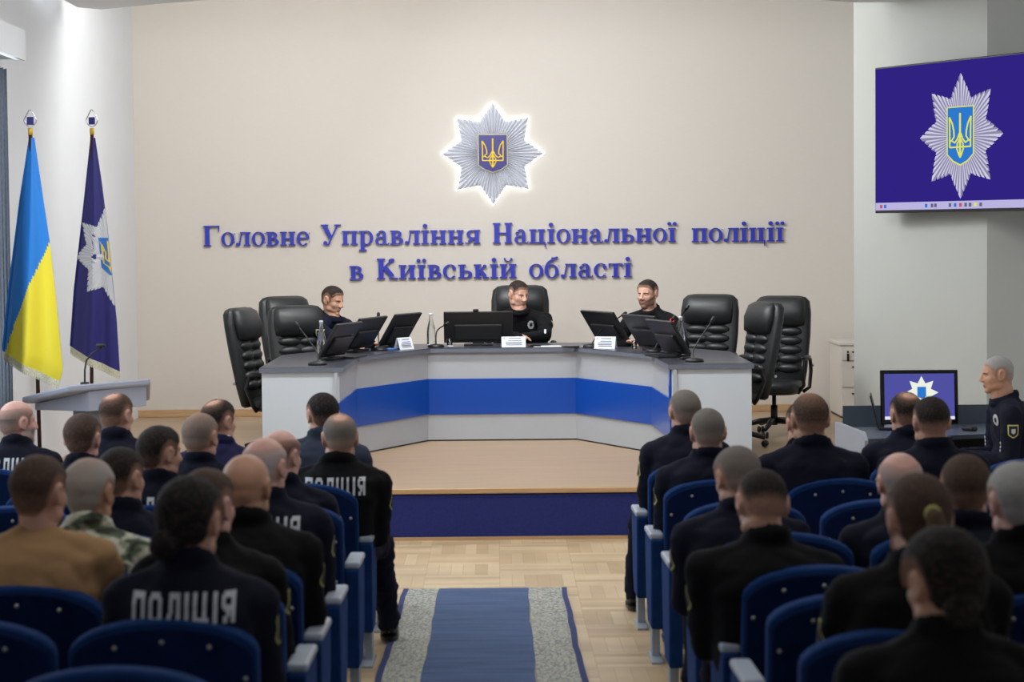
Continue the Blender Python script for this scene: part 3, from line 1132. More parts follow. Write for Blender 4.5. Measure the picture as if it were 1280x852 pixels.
exec_chair(.21, 20.25, (0, -1), 'black leather chair behind the man seated in the centre of the desk', 1.27, .53)
exec_chair(-1.76, 17.95, (.96, -.28), 'empty black leather chair farthest left of the desk, turned sideways', 1.17)
exec_chair(-1.68, 19.55, (.62, -.78), 'black leather chair behind the officer at the left wing, tallest of the left chairs', 1.21)
exec_chair(-1.57, 18.80, (.45, -.89), 'empty black leather chair in front of the tallest left chair', 1.15)
exec_chair(1.75, 19.30, (-.35, -.94), 'black leather chair directly right of the bearded man', 1.20)
exec_chair(1.90, 18.25, (-.94, -.34), 'black leather chair at the right wing turned sideways, showing its tufted front', 1.17)
exec_chair(2.38, 19.2, (-.35, -.94), 'rightmost black leather chair on the stage, nearest the white cabinet', 1.18, .50, 8)

# ================================================================ white drawer cabinet
t = thing('drawer_cabinet', 'narrow white drawer cabinet against the back wall beside the right pier', 'cabinet', (3.42, 21.2, STAGE))
obj('carcass', box(nb(), (0, 0, .35), (.44, .70, .66)), M['cab'], t, bevel=.004)
obj('top', box(nb(), (0, 0, .695), (.47, .73, .03)), M['cab'], t, bevel=.004)
obj('plinth', box(nb(), (0, 0, .0125), (.42, .66, .025)), M['darkline'], t)
for z0, z1 in ((.54, .67), (.29, .53), (.03, .28)):
    d = obj('drawer', box(nb(), (0, -.356, (z0 + z1) / 2), (.42, .014, z1 - z0 - .006)), M['cab'], t)
    obj('handle', box(nb(), (-.10, -.372, z1 - .05), (.035, .014, .012)), M['blackp'], d)
bm = nb()
cyl(bm, (-.205 + .05, -.36, .62), (-.205 + .05, -.368, .62), .010, n=12)
obj('lock', bm, M['blackp'], t)
k = obj('key_fob', box(nb(), (-.155, -.373, .57), (.022, .008, .07)), M['blackp'], t, bevel=.003)

# ================================================================ wall screen
a, b = Vector((3.02, 17.90, 0)), Vector((4.005, 16.11, 0))
d = (b - a).normalized()
rz = math.atan2(d.y, d.x)
TH, TW = 1.155, (b - a).length
t = thing('wall_screen', 'large wall mounted screen showing a silver star emblem on violet', 'screen', (*((a + b) / 2).xy, 2.245 + TH / 2), rz)
obj('casing', box(nb(), (0, .03, 0), (TW, .05, TH)), M['blackp'], t, bevel=.006)
dsp = obj('display', box(nb(), (0, .001, .004), (TW - .03, .006, TH - .035)), M['screen'], t)
obj('wall_bracket', box(nb(), (-.1, .12, 0), (.5, .14, .35)), M['blackp'], t)
# the photo shows the star left of centre of the screen's visible part
SX, SZ, SR = .02, -.005, .475
bm = nb()
star_faces(bm, SR, .004, .0045, (0, 1), 9, .64)
bmesh.ops.transform(bm, matrix=Matrix.Translation((SX, -.001, SZ)) @ XZ, verts=bm.verts)
for v in bm.verts:
    v.co.z = max(v.co.z, -TH / 2 + .07)
obj('star_image', bm, [M['scr_r1'], M['scr_r2']], dsp, recalc=False)
bm = prism(nb(), shield_poly(.30, .44), .0055, .0065, Matrix.Translation((SX, -.001, SZ)) @ XZ)
obj('shield_image', bm, M['scr_blue'], dsp)
bm = tube(nb(), [(x, y, .007) for x, y in shield_poly(.30, .44)], .006, 4, True)
trident(bm, .36, .0085, .0065)
bmesh.ops.transform(bm, matrix=Matrix.Translation((SX, -.001, SZ)) @ XZ, verts=bm.verts)
obj('trident_image', bm, M['scr_yel'], dsp)
tb = obj('taskbar_image', box(nb(), (0, -.0045, -TH / 2 + .052), (TW - .04, .002, .06)), M['scr_bar'], dsp)
for i, (x, c) in enumerate(((-.93, 'scr_red'), (-.88, 'scr_blue'), (-.38, 'scr_blue'), (-.31, 'scr_grey'), (-.27, 'scr_grey'), (-.1, 'scr_grey'), (-.04, 'scr_blue'), (.02, 'scr_red'), (.08, 'scr_grey'), (.13, 'scr_grey'), (.19, 'scr_yel'), (.25, 'scr_grey'))):
    obj('icon_image', box(nb(), (x, -.0062, -TH / 2 + .052), (.028, .002, .028)), M[c], tb)

# ================================================================ lectern
t = thing('lectern', 'grey angled lectern with a wide sloping top standing before the flags', 'lectern', (-2.77, 15.15, 0))
A = at(27, 496, 15.38); B = at(86, 481.5, 14.95); C = at(188, 472.5, 15.05); D_ = Vector((-2.42, 15.55, A.z + .0))
A2 = Vector((-3.12, 15.6, A.z - .02))
o3 = Vector((-2.77, 15.15, 0))


def slab(pts, dz, grow=1.0):
    bm = nb()
    c = sum(pts, Vector()) / len(pts)
    p = [c + (q - c) * grow - o3 for q in pts]
    top = [bm.verts.new(q) for q in p]
    bot = [bm.verts.new(q - Vector((0, 0, dz))) for q in p]
    bm.faces.new(top)
    bm.faces.new(bot[::-1])
    for i in range(len(p)):
        j = (i + 1) % len(p)
        bm.faces.new((top[i], top[j], bot[j], bot[i]))
    return bm


obj('sloping_top', slab([A, B, C, D_, A2], .045), M['lect'], t, bevel=.012)
dn = Vector((0, 0, .045))
low = [Vector((-3.18, 15.36, 0)), Vector((-2.74, 14.99, 0)), Vector((-2.37, 15.07, 0)), Vector((-2.45, 15.52, 0)), Vector((-3.08, 15.56, 0))]
bm = nb()
tz = [A.z - .045, B.z - .045, C.z - .045, D_.z - .045, A2.z - .045]
bz = [at(40, 513, 15.3).z, at(108, 514, 15.0).z, at(186, 507, 15.05).z, .95, .93]
tp = [bm.verts.new(Vector((p.x, p.y, z)) - o3) for p, z in zip(low, tz)]
bt = [bm.verts.new(Vector((p.x, p.y, z)) - o3) for p, z in zip(low, bz)]
bm.faces.new(tp)
bm.faces.new(bt[::-1])
for i in range(5):
    bm.faces.new((tp[i], tp[(i + 1) % 5], bt[(i + 1) % 5], bt[i]))
obj('upper_box', bm, M['lect'], t, bevel=.003)
bm = prism(nb(), [(-2.90 - o3.x, .10), (-2.78 - o3.x, -.10), (-2.56 - o3.x, -.06), (-2.60 - o3.x, .16)], .02, .96)
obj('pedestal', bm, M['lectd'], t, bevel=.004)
obj('foot_plate', prism(nb(), [(-3.02 - o3.x, .20), (-2.80 - o3.x, -.2), (-2.46 - o3.x, -.14), (-2.5 - o3.x, .2)], 0, .025), M['lect'], t)
base = at(110, 476, 15.2)
t = thing('gooseneck_microphone', 'bent gooseneck microphone on the grey lectern', 'microphone', base)
P = [at(*p, 15.2) - base for p in ((106, 478), (106, 462), (108, 450), (116, 441), (128, 434))]
obj('stem', tube(nb(), P, .006, 8), M['blackp'], t, True)
obj('microphone_head', cap(nb(), P[-1] + Vector((-.03, 0, .015)), P[-1] + Vector((.012, 0, .012)), .014, .012), M['blackp'], t, True)
obj('base', cyl(nb(), P[0] - Vector((0, 0, .012)), P[0] + Vector((0, 0, .004)), .03), M['blackp'], t, True)


# ================================================================ flags
def flag(d, topl, topr, left, right, fin, poleb, label, navy):
    """left/right: list of (px, py) edge outline from top to bottom"""
    pole_b = at(poleb[0], poleb[1], d)
    zb = STAGE
    px_bot = pole_b.x
    T = at(fin[0], fin[1], d)
    t = thing('flag', label, 'flag', (px_bot, d, zb))
    o = Vector((px_bot, d, zb))
    ptop = at(topl[0] + 3, topl[1] - 8, d)
    obj('pole', tube(nb(), [Vector((px_bot, d, zb + .02)) - o, ptop - o], .014, 10), M['pole'], t, True)
    bm = nb()
    lathe(bm, [(.15, 0), (.15, .012), (.05, .03), (.022, .10), (.02, .16)])
    obj('stand', bm, M['greym'], t, True)
    # finial: ferrule, drop shaped ring, small plate
    f0 = ptop - o
    h = T.z - ptop.z
    bm = nb()
    cyl(bm, f0 + Vector((0, 0, -.02)), f0 + Vector((0, 0, h * .18)), .017, n=12)
    fn = obj('finial', bm, M['gold'], t, True)
    ring = []
    for k in range(24):
        a = 2 * math.pi * k / 24
        ring.append(f0 + Vector((math.sin(a) * .042 * (1 - .55 * max(0, math.cos(a)) ** 1.5), 0, h * .55 + (math.cos(a) * h * .30 if math.cos(a) < 0 else math.cos(a) ** 1.4 * h * .45))))
    obj('drop_ring', tube(nb(), ring, .0045, 6, True), M['chrome'], fn, True)
    obj('crest_plate', box(nb(), f0 + Vector((0, 0, h * .5)), (.048, .008, .055)), M['flagnavy'], fn, bevel=.004)
    # cloth
    def edge(pts, v):
        y = pts[0][1] + (pts[-1][1] - pts[0][1]) * v
        for (x0, y0), (x1, y1) in zip(pts, pts[1:]):
            if y <= y1 + 1e-6:
                return x0 + (x1 - x0) * (y - y0) / (y1 - y0), y
        return pts[-1]
    NU, NV = 44, 60
    bm = nb()
    G2 = []

    def surf(u, v, back=False):
        lx, ly = edge(left, v)
        rx, ry = edge(right, v)
        p = at(lx + (rx - lx) * u, ly + (ry - ly) * u, d)
        w = at(rx, ry, d).x - at(lx, ly, d).x
        amp = .05 + .5 * w * .25
        fold = math.sin(u * 9 + v * 1.3) * .45 + math.sin(u * 17 + 1 + v * 2) * .22
        dep = math.sin(math.pi * min(1, max(0, u))) * .22 * w
        p.y += (fold * amp * (.25 + .75 * v) * .55 - dep) * (1 if not back else .25) + (dep * 1.6 if back else 0)
        return p - o
    for side in (0, 1):
        g = [[bm.verts.new(surf(u / NU, v / NV, side)) for u in range(NU + 1)] for v in range(NV + 1)]
        G2.append(g)
        for v in range(NV):
            for u in range(NU):
                f = bm.faces.new((g[v][u], g[v][u + 1], g[v + 1][u + 1], g[v + 1][u]))
                if not navy:
                    x = left[0][0]
                    lx, ly = edge(left, (v + .5) / NV)
                    rx, ry = edge(right, (v + .5) / NV)
                    uu = (u + .5) / NU
                    qx, qy = lx + (rx - lx) * uu, ly + (ry - ly) * uu
                    f.material_index = 1 if qy > 306 + (61 - qx) * 2.25 + (61 - qx) ** 2 * .004 else 0
    for u in (0, NU):
        for v in range(NV):
            bm.faces.new((G2[0][v][u], G2[0][v + 1][u], G2[1][v + 1][u], G2[1][v][u]))
    cl = obj('cloth', bm, [M['flagnavy']] if navy else [M['flagblue'], M['flagyel']], t, True)
    bm = nb()
    K = 90
    for k in range(K):
        u = k / K
        p, q = surf(u, 1.0), surf(u + .9 / K, 1.0)
        ln = .055 + .012 * math.sin(k * 2.1)
        vs = [p, q, q + Vector((.002, .0, -ln)), p + Vector((0, 0, -ln))]
        f4 = [bm.verts.new(x + Vector((0, -.004, 0))) for x in vs]
        b4 = [bm.verts.new(x) for x in vs]
        bm.faces.new(f4)
        bm.faces.new(b4[::-1])
        for i in range(4):
            bm.faces.new((f4[i], f4[(i + 1) % 4], b4[(i + 1) % 4], b4[i]))
    obj('fringe', bm, M['fringe'], cl)
    if navy:
        # star printed on the cloth, half hidden where the cloth folds away on its right side
        cx, cy, R = 137.0, 321.0, 61.0

        def onflag(bm, lift):
            for v in bm.verts:
                X_, Y_ = cx + v.co.x * .70 - v.co.y * .10, cy - v.co.y
                vv = (Y_ - left[0][1]) / (left[-1][1] - left[0][1])
                for _ in range(6):
                    lx, ly = edge(left, vv)
                    rx, ry = edge(right, vv)
                    u = (X_ - lx) / max(1, rx - lx)
                    yy = ly + (ry - ly) * max(0, min(1, u))
                    vv += (Y_ - yy) / (left[-1][1] - left[0][1])
                u = max(.0, min(.995, u))
                z = v.co.z
                v.co = surf(u, vv) + Vector((0, -lift - z, 0))
        bm = nb()
        star_faces(bm, R, .002, .006, None, 9, .66)
        bmesh.ops.subdivide_edges(bm, edges=bm.edges[:], cuts=3, use_grid_fill=True)
        onflag(bm, .002)
        obj('star_print', bm, M['patchw'], cl, recalc=False)
        bm = nb()
        for i in range(9):
            for j in range(9):
                x0, x1 = -15 + i * 30 / 9, -15 + (i + 1) * 30 / 9
                def lim(x): return -24 + abs(x) * .75
                q = []
                for x, y in ((x0, j), (x1, j), (x1, j + 1), (x0, j + 1)):
                    q.append(bm.verts.new((x, lim(x) + (24 - lim(x)) * y / 9, 0)))
                bm.faces.new(q)
        onflag(bm, .0095)
        obj('shield_print', bm, M['shieldl'], cl, recalc=False)
        bm = nb()
        for pl in ([(-11, 16), (-10, -8), (-2, -12), (2, -20)], [(-11, 16), (-5, 6), (-6, -2), (-1, -6), (0, 4)], [(0, 20), (0, 0), (2, -20)]):
            pp = []
            for (x0, y0), (x1, y1) in zip(pl, pl[1:]):
                pp += [(x0 + (x1 - x0) * i / 4, y0 + (y1 - y0) * i / 4, 0) for i in range(4)]
            pp.append((*pl[-1], 0))
            for (x0, y0, _), (x1, y1, _) in zip(pp, pp[1:]):
                bm.faces.new([bm.verts.new(q) for q in ((x0 - 1.2, y0, 0), (x0 + 1.2, y0, 0), (x1 + 1.2, y1, 0), (x1 - 1.2, y1, 0))])
        onflag(bm, .012)
        obj('trident_print', bm, M['yellow'], cl, recalc=False)
    return t


flag(15.62, (35, 173), (44, 173), [(36, 172), (24, 250), (10, 360), (2, 438)], [(43, 172), (53, 240), (62, 300), (71, 380), (79, 462), (75, 476)],
     (40, 137), (49, 500), 'blue and yellow flag with cream fringe on a dark pole, leftmost by the window', False)
flag(16.9, (112, 173), (120, 173), [(113, 172), (103, 265), (92, 360), (87, 432)], [(119, 172), (127, 225), (134, 280), (139, 330), (146, 400), (150, 464)],
     (114, 137), (113, 500), 'navy flag with silver star emblem on a dark pole behind the lectern', True)

# ================================================================ operator desk at the right, laptop, monitor
t = thing('operator_desk', 'grey and slate operator desk at the foot of the right pier', 'desk', (3.05, 15.4, 0))
N_, F_ = onz(1083, 541, .79), onz(1046, 527, .79)
e_ = (F_ - N_)
L_ = e_.length
an_ = math.atan2(e_.y, e_.x)
side = [(0, 0), (L_, 0), (L_, .79), (.07, .79), (0, .74)]
bm = prism(nb(), side, -.012, .012, Matrix.Translation((N_.x - 3.05, N_.y - 15.4, 0)) @ Matrix.Rotation(an_, 4, 'Z') @ Matrix.Rotation(90 * D2R, 4, 'X'))
obj('side_panel', bm, M['grey'], t)
obj('desk_top', prism(nb(), [(N_.x - 3.035, N_.y - 15.38), (F_.x - 3.035, F_.y - 15.4), (.625, .29), (.625, -.39)], .72, .75), M['teal'], t, bevel=.003)
obj('side_panel', box(nb(), (.61, -.05, .36), (.024, .66, .72)), M['grey'], t)
obj('back_screen', box(nb(), (.0, .31, .44), (1.25, .02, .88)), M['teal'], t)
obj('front_rail', box(nb(), (.05, -.36, .66), (1.1, .02, .10)), M['blackp'], t)
obj('shelf_box', box(nb(), (.42, -.30, .44), (.22, .12, .16)), M['white'], t, bevel=.004)
# second lower counter running on to the right
bm = nb()
t2 = thing('side_counter', 'slate counter with raised back behind the grey-haired officer at right', 'counter', (4.0, 15.9, 0))
obj('counter_top', box(nb(), (-.02, -.25, .735), (.58, .66, .03)), M['teal'], t2, bevel=.003)
obj('back_screen', box(nb(), (-.02, .10, .44), (.58, .02, .88)), M['teal'], t2)
obj('end_panel', box(nb(), (.25, -.24, .36), (.02, .62, .72)), M['grey'], t2)


def desktop_monitor():
    c = (at(1103, 528, 15.42) + at(1196, 524, 15.42)) / 2
    t = thing('monitor', 'desktop monitor with white star on violet on the operator desk', 'monitor', (c.x, c.y, .75), -2 * D2R)
    W, H = .535, .375
    R = Matrix.Translation((0, 0, .02)) @ Matrix.Rotation(-7 * D2R, 4, 'X')
    def up(bm):
        bmesh.ops.transform(bm, matrix=R, verts=bm.verts)
        return bm
    obj('bezel', up(box(nb(), (0, 0, H / 2), (W, .03, H))), M['blackg'], t, bevel=.006)
    s = obj('display', up(box(nb(), (0, -.017, H / 2 + .004), (W - .055, .004, H - .06))), M['screen2'], t)
    bm = prism(nb(), star_outline(.115, .60), .020, .022, Matrix.Translation((.015, 0, H / 2 + .03)) @ XZ)
    obj('star_image', up(bm), M['scr_white'], s)
    bm = prism(nb(), shield_poly(.06, .08), .0225, .024, Matrix.Translation((.015, 0, H / 2 + .03)) @ XZ)
    obj('shield_image', up(bm), M['scr_blue'], s)
    obj('taskbar_image', up(box(nb(), (0, -.0205, .043), (W - .055, .002, .022))), M['scr_barw'], s)
    obj('foot', box(nb(), (0, .03, .006), (.22, .16, .012)), M['blackp'], t, bevel=.003)
    obj('neck', box(nb(), (0, .05, .06), (.05, .03, .12)), M['blackp'], t)


desktop_monitor()
c = at(1100, 545, 15.35)
t = thing('laptop', 'open black laptop seen from the side beside the violet monitor', 'laptop', (c.x, c.y, .7505), 80 * D2R)
obj('keyboard_deck', box(nb(), (0, -.11, .009), (.33, .23, .018)), M['blackp'], t, bevel=.004)
bm = box(nb(), (0, 0, .115), (.33, .010, .23))
bmesh.ops.transform(bm, matrix=Matrix.Translation((0, .01, .012)) @ Matrix.Rotation(-14 * D2R, 4, 'X'), verts=bm.verts)
obj('lid', bm, M['blackp'], t, bevel=.004)
obj('key_rows', box(nb(), (0, -.09, .019), (.29, .12, .003)), M['grey'], t)


def ondesk(nm, px, py, s, rz, m, label, cat, z=.7505):
    p = onz(px, py, z)
    o = obj(nm, box(nb(), (0, 0, s[2] / 2), s), m, bevel=min(s) * .35)
    o.location = (p.x, p.y, z)
    o.rotation_euler = (0, 0, rz)
    o['label'] = label
    o['category'] = cat


ondesk('computer_mouse', 1212, 538, (.06, .10, .03), .6, M['blackp'], 'black computer mouse on the desk right of the violet monitor', 'mouse')
ondesk('keyboard', 1150, 548, (.40, .13, .015), .1, M['blackp'], 'black keyboard before the violet monitor', 'keyboard')

# ================================================================ rug in the aisle
def strip(x0, x1, ya, yb, t0, t1):
    bm = nb()
    N = 40
    pr = None
    for i in range(N + 1):
        y = ya + (yb - ya) * i / N
        wv = .004 * math.sin(y * 3.1 + x0 * 5) + .003 * math.sin(y * 7.7)
        z = floorz(y)
        c = [bm.verts.new((x0 + wv, y, z + t0)), bm.verts.new((x1 + wv, y, z + t0)), bm.verts.new((x1 + wv, y, z + t1)), bm.verts.new((x0 + wv, y, z + t1))]
        if pr:
            for k in range(4):
                bm.faces.new((pr[k], pr[(k + 1) % 4], c[(k + 1) % 4], c[k]))
        else:
            bm.faces.new(c)
        pr = c
    bm.faces.new(pr[::-1])
    return bm


t = thing('aisle_rug', 'blue runner rug with pale patterned borders lying in the aisle', 'rug', (0, 0, 0))
RY0, RY1 = 13.22, 1.5
obj('centre_field', strip(-.365, .165, RY0, RY1, .002, .012), M['rugblue'], t)
for a, b in ((-.545, -.365), (.165, .368)):
    obj('patterned_border', strip(a, b, RY0, RY1, .002, .0115), M['rugborder'], t)
for a, b in ((-.575, -.545), (.368, .398)):
    obj('edge_binding', strip(a, b, RY0, RY1, .002, .013), M['rugedge'], t)

# ================================================================ theatre chairs
def theatre_chair(side):
    """side = +1: arm standard on the +x (aisle) side"""
    t = thing('theatre_chair', 'blue velvet theatre chair', 'chair')
    W = .262
    def outline(w, zt, zb, dz):
        p = [(-w, zb), (w, zb)]
        n = 14
        for k in range(n + 1):
            a = k / n
            x = w * math.cos(math.pi * a)
            p.append((x, zt - dz + dz * (max(0, 1 - (x / w) ** 2)) ** .5 * 1.0))
        q = [p[0], p[1]] + p[2:]
        return q
    R = Matrix.Translation((0, -.17, .28)) @ Matrix.Rotation(7 * D2R, 4, 'X') @ Matrix.Translation((0, 0, -.28))
    bm = prism(nb(), outline(W, .895, .27, .095), -.035, .035, XZ)
    bmesh.ops.transform(bm, matrix=R, verts=bm.verts)
    b = obj('backrest', bm, M['velvet'], t, bevel=.016)
    bm = prism(nb(), outline(W - .013, .877, .28, .092), .028, .043, XZ)
    bmesh.ops.transform(bm, matrix=R, verts=bm.verts)
    obj('back_panel', bm, M['velvet_shaded'], b, bevel=.004)
    for x, z in ((-.13, .825), (0, .84), (.13, .825), (-.228, .735), (.228, .735), (-.228, .56), (.228, .56), (-.228, .38), (.228, .38)):
        bm = ell(nb(), (x, -.046, z), (.0075, .005, .0075), u=10, v=6)
        bmesh.ops.transform(bm, matrix=R, verts=bm.verts)
        obj('stud', bm, M['stud'], b, True)
    bm = loft(nb(), [((0, .08, .345), .22, .20), ((0, .08, .36), .245, .225), ((0, .08, .42), .245, .225), ((0, .08, .45), .22, .20), ((0, .08, .458), .14, .12)], 28, 4)
    obj('seat', bm, M['velvet'], t, True)
    obj('seat_pan', box(nb(), (0, .06, .335), (.46, .36, .02)), M['greym'], t)
    x = side * .293
    pts = [(-.20, .17), (-.22, .60), (.19, .60), (.21, .56), (.16, .30), (.06, .17)]
    bm = prism(nb(), pts, -.030, .030, Matrix.Translation((x, 0, 0)) @ Matrix.Rotation(90 * D2R, 4, 'Z') @ Matrix.Rotation(90 * D2R, 4, 'X'))
    sp = obj('side_panel', bm, M['velvet'], t, bevel=.010)
    bm = box(nb(), (x, .0, .615), (.068, .40, .030))
    obj('armrest', bm, M['armpad'], sp, bevel=.010)
    bm = box(nb(), (x, -.03, .10), (.040, .13, .18))
    l = obj('leg', bm, M['greym'], t, bevel=.004)
    bm = nb()
    prism(bm, [(-.17, 0), (.17, 0), (.17, .012), (.05, .03), (-.05, .03), (-.17, .012)], -.028, .028, Matrix.Translation((x, -.02, 0)) @ Matrix.Rotation(90 * D2R, 4, 'Z') @ Matrix.Rotation(90 * D2R, 4, 'X'))
    obj('foot_plate', bm, M['greym'], l, bevel=.003)
    return t


def copy_tree(o, parent=None):
    c = o.copy()
    COL.objects.link(c)
    if parent is not None:
        c.parent = parent
    for ch in list(o.children):
        copy_tree(ch, c)
    return c


ROWS_B = [11.72, 10.60, 9.58, 8.45, 7.55, 6.93, 6.17, 5.36]
ROWS_R = [11.72, 10.62, 9.50, 8.22, 7.22, 6.55, 5.84, 4.98]
RN = ['front', 'second', 'third', 'fourth', 'fifth', 'sixth', 'seventh', 'rearmost']
SN = ['aisle seat', 'second seat in', 'third seat in', 'outer seat']
protoL, protoR = theatre_chair(1), theatre_chair(-1)
LCOL = [-.93, -1.49, -2.075, -2.66]
RCOL = [1.045, 1.63, 2.215, 2.80]
firstL = firstR = True
for side, rows, cols in (('left', ROWS_B, LCOL), ('right', ROWS_R, RCOL)):
    for ri, y in enumerate(rows):
        k = FPX / y
        for ci, x in enumerate(cols):
            if not (-40 < 622 + (x + .3) * k and 622 + (x - .3) * k < 1310):
                continue
            if side == 'left':
                c = protoL if firstL else copy_tree(protoL)
                firstL = False
            else:
                c = protoR if firstR else copy_tree(protoR)
                firstR = False
            yy = y + .20
            c.location = (x, yy, floorz(yy))
            if yy < 12.3:
                c.rotation_euler = (-.028, 0, 0)
            c['label'] = 'blue velvet theatre chair in the %s row %s of the aisle, %s' % (RN[ri], side, SN[ci])
            c['group'] = 'blue theatre chairs %s of the aisle' % side

# ================================================================ people
def ik(a, b, l1, l2, pole):
    """middle joint between a and b"""
    d = b - a
    L = min(d.length, (l1 + l2) * .999)
    x = (l1 * l1 - l2 * l2 + L * L) / (2 * L)
    h = math.sqrt(max(1e-6, l1 * l1 - x * x))
    u = d.normalized()
    p = (pole - u * pole.dot(u)).normalized()
    return a + u * x + p * h


def hand(bm, wrist, dirv, palmn, side, curl=.5):
    """palm with five separate bent fingers; side +1 = thumb towards cross(dir, palmn)"""
    d = dirv.normalized()
    n = (palmn - d * palmn.dot(d)).normalized()
    s = d.cross(n).normalized() * side
    Mx = Matrix((s, d, n)).transposed().to_4x4()
    c = wrist + d * .048
    ell(bm, c, (.040, .052, .015), Mx, 14, 8)
    for i, (off, ln) in enumerate(((.030, .072), (.010, .080), (-.010, .075), (-.029, .060))):
        p = wrist + d * (.085 - abs(off) * .25) + s * off
        ang = .15
        r = .0092
        for sg, f in enumerate((.42, .32, .26)):
            ang += curl * (.55, .75, .6)[sg]
            q = p + (d * math.cos(ang) + n * math.sin(ang) + s * off * 1.2) * ln * f
            cap(bm, p, q, r, r * .9, 8)
            p, r = q, r * .9
    p = wrist + d * .025 + s * .032
    q = p + (d * .6 + s * .75 + n * .2).normalized() * .038
    cap(bm, p, q, .012, .0105, 8)
    q2 = q + (d * .95 + s * .15 + n * .35).normalized() * .034
    cap(bm, q, q2, .0105, .0085, 8)


def head_shape(bm, H, female=False, fat=1.0):
    def E(c, r):
        ell(bm, H @ Vector(c), r, H.to_3x3().to_4x4(), 20, 14)
    def C(a, b, ra, rb):
        cap(bm, H @ Vector(a), H @ Vector(b), ra, rb, 10)
    E((0, -.012, .034), (.0800, .098, .088))
    E((0, -.03, .0), (.068, .076, .070))
    E((0, .022, -.018), (.066 * fat, .070, .078))
    E((0, .026, -.066), (.056 * fat, .056, .044))
    E((0, .064, -.094), (.026, .024, .021))
    for s in (-1, 1):
        E((s * .038 * fat, .050, -.020), (.025, .025, .030))
        E((s * .052 * fat, .01, -.062), (.016, .034, .026))
        C((0, .080, .026), (s * .042, .066, .024), .012, .011)
        E((s * .0125, .100, -.030), (.0095, .012, .009))
        C((0, .088, -.056), (s * .02, .080, -.058), .0070, .005)
        C((0, .087, -.065), (s * .017, .080, -.064), .0075, .005)
        # ear: rim and lobe
        rim = []
        for k in range(9):
            a = (-60 + k * 33) * D2R
            rim.append(H @ Vector((s * (.081 + .006 * math.sin(a * .5 + 1)), -.016 - .017 * math.cos(a) - .0, .004 + .030 * math.sin(a))))
        for p, q in zip(rim, rim[1:]):
            cap(bm, p, q, .0062, .0062, 6)
        E((s * .078, -.012, -.002), (.008, .016, .027))
        E((s * .079, -.006, -.027), (.007, .009, .010))
    C((0, .088, .016), (0, .106, -.022), .0095, .0125)


